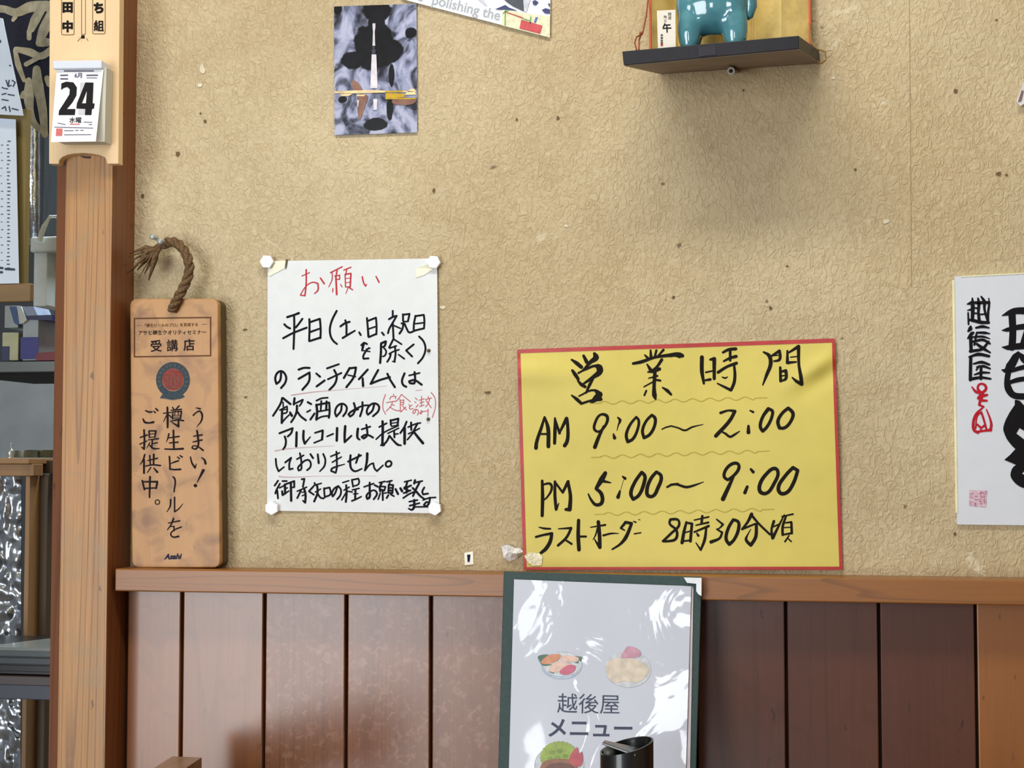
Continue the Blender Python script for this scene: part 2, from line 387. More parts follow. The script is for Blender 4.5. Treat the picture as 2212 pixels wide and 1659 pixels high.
rr = random.Random(21)
for x, y, r, el, c in ((443, 262, 4, 1, 0), (433, 245, 3, 1, 0), (383, 332, 5, 1.2, 0), (308, 423, 4, 1.4, 0), (937, 412, 4, 1.3, 0), (1053, 848, 7, .45, 0), (2157, 375, 6, 1, 0), (2174, 378, 3.2, 1, 0), (2153, 43, 4.5, .5, 0), (2064, 197, 4, 1.4, 0), (1664, 665, 4, 1.2, 0), (1847, 366, 3.6, .9, 0), (1455, 642, 4, .8, 0), (530, 712, 5, .5, 0), (1205, 255, 4, 1.2, 0), (1116, 258, 3, 1, 0), (531, 858, 4, .7, 0), (1606, 195, 3, 1.1, 0), (2062, 1153, 4, 1, 0), (1700, 575, 5, .35, 0), (1223, 488, 6, .5, 1), (956, 664, 6, .8, 1), (1915, 478, 9, .7, 1), (1800, 168, 5, .8, 1), (437, 150, 7, 1.6, 1), (432, 184, 6, .7, 1)):
    lp = []
    for k in range(9):
        q = r*rr.uniform(.6, 1.15); a = 2*PI*k/9; lp.append((x+q*math.cos(a), y+q*el*math.sin(a)))
    mb = MB(); poly(mb, flat(0), [lp], .0009); mb.build('chip' if c else 'speck', mat('pale_chip', (226, 216, 186), .8) if c else mat('grime_speck', (112, 86, 52), .8), wall)
# rail on top of the wainscot
rz1 = (W(300, 1229, .05).z+W(2150, 1252.5, .05).z)/2; rz0 = (W(300, 1277.5, .05).z+W(2150, 1307, .05).z)/2
xr0 = W(248, 1250, .05).x
MB().box((xr0, -.05, rz0), (XR, .0, rz1)).build('trim_1', M_rail, bevel=.0015, kind='structure', label='timber ledge along the top of the red-brown wainscot')
# planks
back = MB().box((xpost-.005, -.006, 0), (XR, 0, rz0)).build('panel_backing', M_dark, wall)
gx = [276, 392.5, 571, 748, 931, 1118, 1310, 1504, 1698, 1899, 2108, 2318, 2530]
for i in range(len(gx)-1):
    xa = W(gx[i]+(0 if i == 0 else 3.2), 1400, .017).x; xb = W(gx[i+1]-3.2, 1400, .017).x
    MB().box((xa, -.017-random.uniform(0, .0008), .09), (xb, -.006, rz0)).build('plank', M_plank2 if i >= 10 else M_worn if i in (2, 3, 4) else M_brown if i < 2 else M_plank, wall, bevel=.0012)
MB().box((xpost+.01, -.028, 0), (XR, 0, .09)).build('baseboard_back', M_rail, kind='structure', bevel=.001)
# post
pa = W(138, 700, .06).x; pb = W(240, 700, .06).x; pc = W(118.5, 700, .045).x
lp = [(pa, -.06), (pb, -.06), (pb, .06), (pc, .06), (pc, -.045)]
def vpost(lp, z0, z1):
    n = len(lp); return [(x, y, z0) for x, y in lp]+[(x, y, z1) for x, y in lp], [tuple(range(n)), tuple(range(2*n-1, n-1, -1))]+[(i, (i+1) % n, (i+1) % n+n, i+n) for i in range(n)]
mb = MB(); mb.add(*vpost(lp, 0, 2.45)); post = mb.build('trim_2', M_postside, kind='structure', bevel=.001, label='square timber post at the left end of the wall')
MB().box((pa+.0006, -.0612, 0), (pb-.0004, -.0598, 2.45)).build('post_front_skin', M_post, post)

# ------------------------------------------------------------------ white handwritten notice
ink = inkmat('black_marker', (26, 24, 36), .5); inkred = inkmat('red_marker', (196, 62, 72), .5); inkfaint2 = inkmat('thin_red_marker', (206, 104, 108), .5); inkfaint = inkmat('faint_red_marker', (206, 172, 176), .6)
M_paper = mat('notice_paper', (226, 230, 232), .5, .02, 60, spec=.4)
def noff(x, y):
    u = (x-577)/370; v = (y-560)/545
    return .0022+.0012*math.sin(v*5+1)+.0009*math.sin(u*6+v*2)+.0035*max(0, u-.93)*8*max(0, math.sin(v*3.1))
notice = empty('notice', W(762, 1105, .001), 'white handwritten notice with red heading, black marker text and hexagonal stickers at its corners', 'notice')
mb = MB(); sheet(mb, ((578, 564), (944, 558), (949, 1109), (577, 1103)), noff, .0003, 30, 40); mb.build('paper', M_paper, notice, smooth=True)
mb = MB()
strokes(mb, noff, 590, 665, 12.289, 55, '''375,245,62 560,185 680,140,66
555,190 560,500 540,1090
295,435 370,505 450,545;775,290 690,410 600,520;265,805 520,670 720,590 890,525
960,300 965,500 955,880;990,375 1240,290 1260,560 1255,800;985,640 1220,555,48;970,880 1250,790,60
1685,80 1560,330 1505,560 1530,760 1600,880 1695,960,50
1785,490 1920,400 2030,370;1915,330 1940,420 1945,700;1845,800 1990,710 2170,605,45''')
strokes(mb, noff, 760, 665, 12.289, 52, '''195,650 235,720;400,270 420,500 440,760,60;440,340 640,260 655,480 650,700;440,560,42 620,500,42;450,775 650,690
800,655 850,720;1085,80 1085,230;985,300 1090,240 1190,210 1070,420 990,560 960,670;1085,400 1095,600 1105,800;1120,470,42 1290,545,42
1355,170 1360,350;1370,180 1530,160 1490,350;1370,365,42 1490,360,42;1370,400 1340,560 1265,680,56;1400,420 1460,560 1520,650 1680,600 1910,545;1320,410 1400,420
1690,210 1650,400 1640,570;1680,220 1910,185 1925,350 1915,540;1690,420,42 1900,395,42
250,990 330,930 400,960;320,930,60 290,1050,66 270,1130,50;290,1130,35 400,1150,35 480,1160,35;450,1060,40 350,1180 300,1290 310,1350 440,1340;380,1100,40 480,1070,40
775,960,62 770,1200,62 750,1460,62;780,940,60 900,890,62 870,1010,56 800,1040,40;840,1050,42 910,1150,46 870,1270,44 820,1290,40
1105,820 1050,930 990,1050;1110,830,44 1320,965,44;1000,1070,44 1180,1010,44;1140,1020 1160,1200 1130,1430;990,1220,42 1120,1150,42 1250,1110,42;1030,1220 1010,1310 940,1430;1240,1240,40 1390,1350,48;1080,1420,36 1150,1430,36
1640,970 1440,1130 1600,1290;1785,760 1890,870 1945,1000 1950,1130 1880,1320 1755,1470''')
strokes(mb, noff, 560, 660, 5.53, 26, '''262,790 245,900 205,935 190,870 220,800 270,785 320,850 310,920 260,985
470,765 530,745 600,745;470,875 600,800 595,900 515,1005;680,810,22 725,850,26;685,965 780,895
810,750,24 950,700,22;820,880,22 980,805,22;895,770 925,840 905,930 835,1010;1080,745 1010,865;1080,750 1155,740 1130,850 1040,975;1060,830,18 1150,850,18
1295,765 1190,880;1235,870 1240,960,30;1420,770 1370,860 1330,935 1440,890 1560,855;1530,815 1560,880 1620,975
1735,810 1705,900 1720,950 1755,970;1790,835,20 1915,805,20;1855,795 1860,900 1850,930 1800,925 1790,905 1850,890 1940,945''')
strokes(mb, noff, 580, 850, 12.289, 54, '''360,120 330,240 120,590;380,120,60 580,280,62;385,230,40 390,350,40;300,440,44 490,340,44 480,500,44 400,530,44;360,440,62 350,780,62;380,430,36 460,420,36;350,780,44 450,660,44 580,540,40;570,500,55 620,590,70
690,125,60 670,290,60;690,270,44 910,165,50 870,260,46 820,330,40;755,320,60 745,480,62 690,620 600,760;770,490 850,600 990,710
1040,230,56 1130,280,56;1020,490,44 1110,440,44;1110,690 1220,530
1270,190,46 1400,130,46 1570,110,46;1400,200,50 1395,310,50 1380,470,46;1540,210,56 1530,430,60;1270,300,66 1290,480,66 1270,690,66;1290,300,56 1610,240,56 1620,500,56 1600,640,60;1310,480,44 1600,430,44;1270,690,46 1400,620,46 1600,590,46
1940,310 1920,460 1800,610 1765,500 1830,330 1960,270 2070,350 2060,480 1980,600
290,1055 640,920 600,1050 510,1140;430,1140 460,1250 440,1400 390,1480;745,1030,62 735,1400,66;930,990,62 925,1200,64 960,1330,60 1110,1150,30
1230,1045,44 1440,980,56 1420,1220,62;1210,1310,44 1430,1220,46;1550,1140,42 1715,1070,46;1820,920,66 1810,1250,66;2035,870,70 2020,1100,66 2020,1290,58 2200,1120,50''')
strokes(mb, noff, 560, 830, 5.53, 25, '''1130,225 1145,290 1120,360 1085,385 1065,360 1100,325 1180,298''')
strokes(mb, noff, 760, 840, 11.85, 52, '''10,560,46 180,470,46 320,425,46 440,420,46;270,340 270,500 210,700;570,400 520,560 410,660 380,600 440,440 580,370 690,440 680,560 540,700
155,1020,64 140,1150,66 150,1260,60 200,1300,44;250,1035,46 470,965,46;370,920 390,1050 385,1200 300,1270 250,1230 330,1180 440,1190 540,1245
785,830,62 790,1000,66 780,1420,66;700,975,46 890,880,46;620,1290,40 800,1130,40 1190,940,40;990,800 1000,920;1000,810 1190,760 1170,920;1020,880,32 1150,860,32;1010,960,36 1170,930,36;920,1140,38 1200,1005,38;1080,1080 1090,1240;1080,1160,42 1180,1150,42;960,1200 900,1330 790,1450;970,1210 1070,1330 1180,1430,60 1260,1445,40;740,1440,44 830,1440,44
1400,840 1340,980 1240,1130;1350,1000,70 1350,1400,72;1515,860 1520,1050;1440,980,42 1620,900,42 1760,870,38;1680,880 1600,1040 1570,1100;1450,1150,42 1600,1080,42 1730,1010,38;1580,1110,42 1420,1300,42;1600,1120,60 1720,1270,68 1820,1390,70''')
strokes(mb, noff, 585, 970, 12.289, 49, '''130,260 150,450 205,590 350,475,40;380,355 540,230 490,380 490,540 580,520
770,110 800,250 810,400 800,540 740,570 720,500 800,400 900,310 1000,290 1060,380 1040,490 960,560;690,270,44 870,165,44;1050,135,52 1120,240,56
1245,140,52 1270,370,60;1390,130 1445,280 1420,450 1300,590,36;1590,195,42 1820,100,42;1630,350,40 1870,210,36;1740,70 1750,300 1750,500 1720,630 1600,580 1610,530 1700,480 1960,400,26
190,840 100,970;240,920 130,1130 120,1180;170,1100 190,1310;310,850 420,850;230,1030,40 370,960,40;370,940,60 380,1180,60;390,1040,38 440,1030,38;300,1120,56 310,1220,56 480,1110,36;400,930,50 620,850,52 620,1010,52 570,1020,40;530,900,60 540,1370,64
820,800 890,790 870,900 850,1000;700,1120,40 950,1010,40;880,1040,56 920,1200,60 910,1420,60 850,1370,40;800,1100 700,1300;830,1150,34 920,1130,34;830,1240,34 920,1200,34;1130,990 1010,1120 1140,1210
1160,900 1180,960;1150,960,40 1340,910,40;1180,1140,38 1320,1060,38;1230,980,56 1240,1150,56 1150,1390,56;1240,1180 1320,1290 1400,1310;1410,1040 1430,1280;1420,1050 1560,1020 1580,1200 1440,1270
1770,990 1700,1180 1640,1260 1620,1180 1680,1050 1790,980 1860,1080 1840,1230 1760,1330
1910,890,40 2070,840,40;2000,960,56 2010,1200,56 1990,1400,56;1940,1090,40 2080,1010,40;2000,1150,40 1880,1350,40;2040,1120,40 2160,1140,40''')
strokes(mb, noff, 760, 970, 11.44, 48, '''0,760,44 30,930,44;10,760,42 160,730,44 180,800,44 160,870,40 30,920,36;10,1010,38 180,970,38;90,1000,52 80,1240,52;40,1110,32 150,1100,32;0,1280,44 80,1250,44 230,1175,38
380,110,66 370,300,60 320,530,44 450,380,40 530,350,44 560,480,46 620,545,44 770,400,38;905,295 970,320 970,390 910,435 850,420 840,350 905,295
300,935,40 540,850,40;440,830,50 440,1000,54 430,1200,60 380,1230,54 360,1160,50 440,1060,44 560,1020,44 620,1100,50 540,1240,46;560,890,46 640,930,50
680,830,42 820,800,42;740,830,50 690,950,56 700,1050,50;690,920,42 830,930,42 800,1030,42;700,1000,50 790,1020,50;760,1050 765,1260;700,1100,40 650,1240,40;800,1090,36 860,1080,36;860,810,42 990,780,42;940,810,40 920,900,40;910,880 1020,890 1000,1090 900,1080 910,880;920,960,44 1000,960,44;920,1020,50 1000,1030,50;900,1140 860,1210;960,1120,42 1040,1165,42
1080,990,54 1140,1110,58;1200,970,60 1240,1040,62;1300,810,40 1470,770,40;1370,800,50 1320,940,50 1290,950,40;1330,960,50 1460,900,50;1360,940,52 1350,1080,52;1290,980,38 1440,1030,38;1280,1090,46 1450,1020,44;1270,1210,44 1420,1110,44 1560,1050,44;1560,770,56 1540,850,56;1540,830,44 1740,790,44;1670,830,50 1590,980,54 1510,1160,50;1500,960,50 1600,1060,56 1700,1170,52 1790,1230,46
1790,950 1740,1050 1760,1120 1880,1100;1420,1300,42 1620,1260,42;1430,1400,46 1670,1335,40;1540,1260,60 1530,1450,64 1480,1500,52 1400,1470,36;1560,1430,40 1880,1425,40;1760,1260,40 1900,1210,40 2070,1195,40;1930,1200 1900,1350 1830,1410 1780,1380 1850,1310 1900,1330 1880,1430''')
strokes(mb, noff, 560, 960, 5.53, 23, '''1060,205 1215,130;1090,130,26 1085,210,28 1100,290,26 1140,320,24 1225,290,18;1190,120 1170,180 1155,220''')
mb.build('black_lettering', ink, notice, label='black marker handwriting')
mb = MB()
strokes(mb, noff, 560, 540, 5.53, 17, '''510,310,12 600,270,12;560,235,18 560,400,18 545,545,18 490,540,12 560,430,12 640,385,14 700,400,18 700,480,18 660,520,12;730,335 775,400,20
850,270,15 990,200,15;870,270,12 870,350,12 830,440,9;930,240 920,290;900,310,14 960,300,14 960,350,14 910,350,12;915,320,20 925,530,22;880,460,12 875,500,12;970,410,10 990,440,10;1010,240,14 1095,205,14;1045,230,13 1030,300,13;1025,290,16 1095,280,18 1085,440,18;1025,300,14 1030,440,14;1035,340,9 1080,335,9;1035,390,9 1080,385,9;1030,440,13 1085,440,13;1060,450,11 1035,520,8;1075,450,15 1115,475,15
1230,320 1250,400 1270,430 1280,410,12;1395,315,15 1430,385,18''')
mb.build('heading_lettering', inkred, notice, label='red marker heading'); mb = MB()
strokes(mb, noff, 760, 840, 11.85, 25, '''860,140 800,320 800,520 865,650;1065,130 1075,180;975,270 990,210 1130,190 1110,250;890,350 1130,310;1040,330 1010,420 880,570;1010,400 1090,420;970,460 1100,540 1230,560
1270,140 1200,240 1140,310;1280,150 1500,330;1220,260 1240,290;1230,300 1330,280 1320,400 1240,410;1240,300 1240,580;1250,350 1320,340;1250,590 1380,460;1300,440 1400,540
1460,400 1490,450;1540,410 1470,480 1490,520 1570,500;1625,230 1670,280;1610,330 1640,350;1640,470 1700,400;1780,190 1790,250;1720,290 1850,250;1780,260 1780,440;1740,360 1840,330;1730,450 1850,410
1950,190 1960,240;1880,270 2040,230;1990,260 1950,380 1890,460;1900,300 1960,380 2030,480
1640,530 1600,620 1560,620 1570,560 1640,520 1700,560 1680,670;1760,560 1800,560 1770,640 1730,620 1790,590 1940,560;1950,520 1950,600 1940,700;2030,90 2120,220 2140,450 2060,730''', wk=.82)
mb.build('added_lettering', inkfaint2, notice, label='small red handwritten addition')
for oy, q in ((830, '385,130,13 620,95,11 900,70,5 1520,20,4'), (830, '190,795,14 300,775,10 620,750,5 900,735,4'), (830, '1870,75,7 1945,65,7'), (960, '235,380,13 290,388,11 700,378,4 1400,375,3')):
    mb = MB(); strokes(mb, noff, 560, oy, 5.53, 6, q); mb.build('underline', inkfaint, notice)
# yellowed tape on the notice corners
M_tape = mat('yellowed_tape', (216, 210, 178), .25, .05, 90, coat=.5)
mb = MB(); poly(mb, noff, [P('585,565 618,562 614,580 582,597 579,592')], .0008); mb.build('tape', M_tape, notice)
mb = MB(); poly(mb, noff, [P('899,580 930,568 941,578 917,594 898,600')], .0008); mb.build('tape', M_tape, notice)
# tear at top
mb = MB(); poly(mb, noff, [P('617,560 622,560 619,578 616,582')], .0009); mb.build('tear', mat('tear_shadow', (96, 84, 62), .8), notice)
# hexagonal stickers
M_hex = mat('white_sticker', (244, 246, 250), .4, .01)
for (x, y, a, t) in ((575.5, 565, .05, 'at the top left corner of the handwritten notice'), (936, 566, .1, 'at the top right corner of the handwritten notice'), (586, 1098, .52, 'at the bottom left corner of the handwritten notice'), (938.5, 1099, .4, 'at the bottom right corner of the handwritten notice')):
    lp = [W(x+15*math.cos(a+k*PI/3), y+15*math.sin(a+k*PI/3), .0085) for k in range(6)]
    mb = MB().prism(lp, .0055); mb.build('hexagonal_sticker', M_hex, bevel=.0005, label='white hexagonal sticker '+t, cat='sticker', group='stickers holding the notice')
# two old tacks
M_brass = mat('old_brass', (120, 104, 72), .35, metal=.9)
for x, y, t in ((926.5, 757.5, 'brass tack on the right edge of the notice beside the closing bracket'), (925.5, 905.5, 'dark tack on the right edge of the notice beside the small red note')):
    p = W(x, y, noff(x, y)); MB().lathe(p, [(.0005, -.0004), (.0016, -.0006), (.0022, -.0012), (.0012, -.0030), (.0003, -.0034)], 12, 'Y').build('tack', M_brass, smooth=True, label=t, cat='tack')

# ------------------------------------------------------------------ yellow opening-hours sign
M_yel = mat('yellow_card', (216, 200, 100), .5, .03, 30, spec=.4); M_redb = mat('red_border', (186, 46, 44), .45, .08, 60)
def yoff(x, y):
    u = (x-1117)/690; v = (y-735)/495; o = .004
    o += .0035*math.exp(-((v-.145)/.05)**2)*max(0, 1-u/.26)**.6*(1 if u < .26 else 0)
    o -= .0030*math.exp(-((v-.06)/.05)**2)*max(0, 1-u/.26)
    d = (u-.93)*.72+(v-.12)*.7; e = -(u-.93)*.7+(v-.12)*.72
    o += .0045*math.exp(-(d/.03)**2-(e/.10)**2)
    o -= .003*math.exp(-((d-.06)/.03)**2-(e/.10)**2)
    o += .0015*math.sin(u*7+v*3)+.0012*math.sin(v*8-u*2)
    return o
sign = empty('hours_sign', W(1470, 1232, .001), 'yellow card sign with red border and black brush lettering giving the opening hours', 'sign')
mb = MB(); sheet(mb, ((1117, 755), (1803, 731), (1820.5, 1231), (1130.5, 1231)), yoff, .0006, 90, 70); mb.build('card', M_yel, sign, smooth=True)
mb = MB()
for q in ('1117,755 1803,731 1802,740.5 1123,763', '1802,740.5 1803,731 1820.5,1231 1813,1223', '1813,1223 1820.5,1231 1130.5,1231 1137,1225', '1137,1225 1130.5,1231 1117,755 1123,763'):
    a = P(q); nseg = 60
    o_, i_ = (a[0], a[1], a[2], a[3]), None
    pass
edge = [((1117, 755), (1803, 731), (1124, 763), (1797, 740)), ((1803, 731), (1820.5, 1231), (1797, 740), (1813, 1224)), ((1820.5, 1231), (1130.5, 1231), (1813, 1224), (1137.5, 1225)), ((1130.5, 1231), (1117, 755), (1137.5, 1225), (1124, 763))]
for o0, o1, i0, i1 in edge:
    for k in range(70):
        f = lambda a, b, t: (a[0]+(b[0]-a[0])*t, a[1]+(b[1]-a[1])*t)
        q = [f(o0, o1, k/70), f(o0, o1, (k+1)/70), f(i0, i1, (k+1)/70), f(i0, i1, k/70)]
        mb.add([W(x, y, yoff(x, y)+.0004) for x, y in q], [(0, 1, 2, 3)])
mb.flat = True; mb.build('border', M_redb, sign, label='red painted border')
mb = MB()
strokes(mb, yoff, 1100, 720, 5.978, 40, '''805,340,25 870,385,52 930,435,50;960,290,36 1000,370,50;1100,262,40 1120,310,78 1050,370,50 960,470,30 890,520,15
815,480,35 850,530,50 890,590,40;890,510,20 1000,460,30 1110,420,35 1160,440,85 1170,490,80 1090,560,50 960,650,25;885,610,25 930,660,45 980,690,40;1080,590,30 1040,660,40 990,770,25
805,800,20 870,850,45 930,905,40;900,810,20 1100,735,30 1165,790,85 1120,840,80 1060,890,40;940,905,32 1050,870,30 1180,850,50
1600,390,35 1700,370,45 1880,310,35 2050,285,45 2200,270,48 2235,290,50;1750,280,20 1800,330,40;1825,220,25 1830,300,40;1900,220,30 1880,300,30;1990,215,35 1940,270,25 1900,310,20;1780,400,20 1830,480,50;1970,340,40 1900,440,35 1830,490,30;1790,500,20 1860,490,46 1940,460,45;1800,580,15 1910,550,30;1880,510,45 1870,700,45 1875,800,62 1890,850,25;1740,690,18 1850,630,20;1890,600,30 1950,610,30;1770,740,25 1745,800,25;1980,700,20 2040,740,45 2090,790,30
455,1080,25 420,1200,38 350,1420,45 345,1480,50;460,1090,30 500,1220,50 505,1460,50;400,1300,25 490,1300,28
590,1095,25 590,1250,45 585,1420,40;590,1110,30 650,1290,35;655,1270,30 740,1100,48;740,1100,48 755,1200,40 745,1400,48 715,1450,48
1255,1062,42 1180,1050,30 1110,1150,35 1100,1240,35 1150,1270,30 1240,1190,35 1270,1100,40 1255,1062,42;1220,1200,30 1150,1350,45 1105,1470,50
1400,1085,18 1430,1120,40 1410,1180,18 1390,1255,8;1345,1300,20 1360,1350,46
1640,1080,30 1560,1180,35 1510,1320,40 1530,1400,42 1590,1370,40 1660,1230,35 1670,1120,35 1640,1080,30
1840,1055,35 1770,1130,35 1720,1260,40 1740,1350,40 1810,1310,40 1880,1180,40 1880,1090,42 1840,1055,35;1970,1240,15 2020,1215,20 2080,1200,20''')
strokes(mb, yoff, 1450, 720, 5.821, 40, '''-20,278,48 60,272,48 105,287,52;0,1165,19 90,1190,20 170,1220,25 260,1180,22 400,1145,9;-12,1166,19 0,1165,19
385,300,50 385,480,50 410,630,30;490,330,28 540,320,50 540,570,40;435,490,24 530,470,20;430,590,26 490,580,36;650,240,30 720,205,38 810,195,42;740,200,35 740,340,33;660,350,25 740,310,35 815,290,42;590,490,40 700,420,35 820,375,40;790,400,30 800,520,38 790,620,40 750,715,38 660,670,30 580,630,18;640,550,15 680,562,24 710,545,9
1160,235,22 1230,280,48 1250,380,50 1200,520,42 1150,650,16;1270,280,30 1360,220,38 1360,330,38 1290,350,22;1290,280,16 1340,275,16;1460,220,25 1460,370,42 1570,360,22;1480,240,25 1600,165,46 1605,400,35 1630,550,46 1640,640,46 1570,600,38 1520,555,18;1500,300,16 1590,290,16;1370,430,33 1375,600,38;1385,480,28 1440,470,42 1440,570,38 1385,600,24;1390,535,18 1430,530,18
620,1000,35 720,970,25 800,980,42 740,1090,45 560,1290,48;620,1230,18 680,1260,28 740,1300,32 800,1270,28 860,1230,12;990,970,18 1030,990,30;970,1165,32 970,1245,50
1220,950,48 1150,1050,40 1120,1180,42 1150,1230,42 1200,1180,40 1270,1030,38 1270,975,40 1220,950,40
1470,940,42 1390,1010,40 1340,1110,45 1360,1190,43 1420,1190,40 1500,1110,40 1530,1005,46 1470,940,42''')
strokes(mb, yoff, 1100, 980, 5.978, 40, '''425,350,34 430,550,45 425,800,42;430,400,25 530,390,33 550,440,33 490,560,24 445,600,18;590,360,33 590,550,40 605,720,38 640,640,12;600,380,30 690,500,28;690,500,33 760,360,42;760,370,38 790,550,45 780,720,55 730,720,38
1240,250,50 1195,330,72 1120,450,40 1190,520,50 1190,640,48 1120,660,42 1060,600,33 1020,520,18;1190,350,46 1310,375,16;1465,295,22 1495,320,40;1475,340,6 1440,460,6;1430,480,24 1405,560,50
1710,240,42 1620,370,44 1570,520,48 1600,590,42 1670,540,44 1740,380,48 1750,285,46 1710,240,42;1900,235,40 1830,320,45 1780,450,48 1790,540,48 1850,550,44 1920,440,48 1960,285,44 1900,235,40;2040,430,28 2100,400,29 2180,390,29
385,950,14 450,965,28 530,970,24;345,1075,30 440,1050,30 550,1030,38 530,1130,48 470,1230,48 410,1280,38;635,970,14 800,960,33 740,1080,34 630,1185,33;720,1110,24 805,1165,28;895,860,42 890,1060,48 900,1240,48;900,1070,28 990,1070,28
1050,950,14 1240,920,28;1150,880,46 1165,1050,48 1170,1210,46 1110,1120,18 1095,1090,7;1140,960,22 1110,1060,18 1080,1110,8;1215,1055,28 1320,1030,24 1410,1030,10;1500,890,38 1440,960,28 1490,990,16;1500,885,38 1580,900,38 1500,1090,48 1430,1170,33 1330,1235,22;1605,875,16 1635,885,20;1670,850,10 1690,855,10;1615,1035,18 1700,1020,16
2170,850,34 2080,850,34 2070,900,30 2160,990,34 2150,1100,38 2050,1130,33 1985,1130,33 2100,1020,33 2190,930,34 2190,870,30 2170,850,30''')
strokes(mb, yoff, 1450, 980, 5.821, 34, '''0,390,30 60,385,30 190,420,34 280,400,28 405,355,10;-5,390,30 0,390,30
790,120,42 700,180,40 665,290,40 710,330,36 790,270,38 850,180,42 840,130,38 790,120,42;780,290,34 720,420,48 650,570,56
1000,195,30 1030,230,40;955,415,36 925,490,44
1300,185,46 1200,250,44 1110,400,48 1120,480,50 1190,500,44 1290,380,44 1340,220,42 1300,185,46
1530,175,44 1440,270,44 1345,440,48 1380,500,48 1450,490,46 1540,360,46 1590,210,42 1530,175,44
190,860,28 160,980,40 135,1120,42;200,870,28 260,880,33 240,1100,38;180,990,18 250,970,18;150,1100,24 230,1090,24;290,835,18 470,795,23;390,785,33 380,880,33;310,900,18 465,865,28;290,985,24 470,910,33;440,930,28 420,1080,38 370,1210,28 310,1120,13;320,1000,18 340,1030,33
570,825,18 650,890,28 600,940,18 570,950,18 640,990,28 610,1060,30 500,1110,44
780,830,38 720,930,40 690,1080,42 730,1140,43 790,1080,40 850,920,43 840,855,38 780,830,38
1010,760,44 960,860,33 890,950,28 1060,880,24;1015,780,33 1100,880,28 1240,1015,28;1070,890,38 1060,1050,43 1000,1150,43 940,1080,38 960,1020,18 1000,950,10
1290,850,36 1260,960,28 1275,1060,42 1340,930,28 1420,770,18;1280,920,18 1350,890,23;1390,790,18 1530,760,23;1440,790,28 1400,920,33 1400,1020,33;1430,870,18 1510,860,28 1515,1000,33;1420,930,16 1500,925,16;1400,1020,23 1510,1000,28;1480,1030,18 1430,1105,23;1460,1060,18 1510,1105,18''')
mb.build('black_lettering', inkmat('brush_ink', (38, 32, 26), .5), sign, label='black brush pen lettering')
mb = MB()
for (x0, y0, x1, y1) in ((1277, 871, 1657, 859), (1277, 988, 1662, 974), (1285, 1111, 1672, 1100)):
    n = 120; t = ' '.join('%.2f,%.2f' % (x0+(x1-x0)*k/n, y0+(y1-y0)*k/n+(3.2*math.sin(k/n*10*2*PI) if 6 < k < 112 else 0)) for k in range(n+1))
    strokes(mb, yoff, 0, 0, 1, 1.7, t)
mb.build('wavy_line', inkmat('olive_pencil', (192, 176, 80), .6), sign, label='faint wavy ruled lines')
M_clear = mat('cloudy_tape', (240, 234, 196), .15, .1, 120, coat=.6, bump=.8, bscale=250)
mb = MB(); poly(mb, yoff, [P('1132,1201 1145,1193 1165,1195 1172,1202 1170,1221 1150,1222 1140,1214')], .0012); mb.build('tape', M_clear, sign)

# crumpled bits of tape left of the sign
mb = MB(); pts = []
rr = random.Random(3)
c0 = [(1083, 1180), (1098, 1176), (1112, 1184), (1124, 1184), (1131, 1192), (1118, 1206), (1101, 1213), (1088, 1205)]
cen = W(1106, 1195, .009)
vs = [W(x, y, rr.uniform(.001, .007)) for x, y in c0]+[cen, W(1098, 1190, .004), W(1116, 1196, .011)]
mb.add(vs, [(0, 1, 9), (1, 2, 8), (1, 8, 9), (2, 3, 10), (2, 10, 8), (3, 4, 10), (4, 5, 10), (5, 6, 8), (5, 8, 10), (6, 7, 9), (6, 9, 8), (7, 0, 9)]); mb.flat = True
t = mb.build('tape_scrap', mat('crumpled_clear_tape', (244, 242, 238), .12, .15, 200, coat=1, bump=1, bscale=300), label='crumpled clear tape scrap left of the bottom corner of the yellow sign', cat='tape')
so = t.modifiers.new('s', 'SOLIDIFY'); so.thickness = .0003
scr = empty('paper_scrap', W(1012, 1218, .001), 'tiny pale scrap of tape with a dark blue mark above the timber ledge', 'tape')
MB().prism([W(x, y, .0012) for x, y in P('1003,1194 1022,1191 1023,1219 1004,1221')], .001).build('tape', M_tape, scr)
mb = MB(); poly(mb, flat(.0014), [P('1009,1198 1016,1198 1014,1214 1010,1214')]); mb.build('mark', inkmat('navy_mark', (34, 44, 78)), scr)

# ------------------------------------------------------------------ photograph of a lit tower
M_pp = bpy.data.materials.new('tower_print'); M_pp.use_nodes = True
nt = M_pp.node_tree; b = nt.nodes['Principled BSDF']; tc = nn(nt, 'ShaderNodeTexCoord')
no = nn(nt, 'ShaderNodeTexNoise'); no.inputs['Scale'].default_value = 26; no.inputs['Detail'].default_value = 5; no.inputs['Distortion'].default_value = 1.6
mp = nn(nt, 'ShaderNodeMapping'); mp.inputs['Scale'].default_value = (1.5, 1, 1.1); mp.inputs['Location'].default_value = (.3, 0, .2)
nt.links.new(tc.outputs['Object'], mp.inputs[0]); nt.links.new(mp.outputs[0], no.inputs['Vector'])
r = nn(nt, 'ShaderNodeValToRGB'); e = r.color_ramp.elements; e[0].position = .36; e[0].color = (*lin((34, 36, 48)), 1); e[1].position = .62; e[1].color = (*lin((176, 180, 206)), 1)
e2 = e.new(.45); e2.color = (*lin((92, 96, 116)), 1); e3 = e.new(.52); e3.color = (*lin((140, 146, 176)), 1)
nt.links.new(no.outputs['Fac'], r.inputs[0])
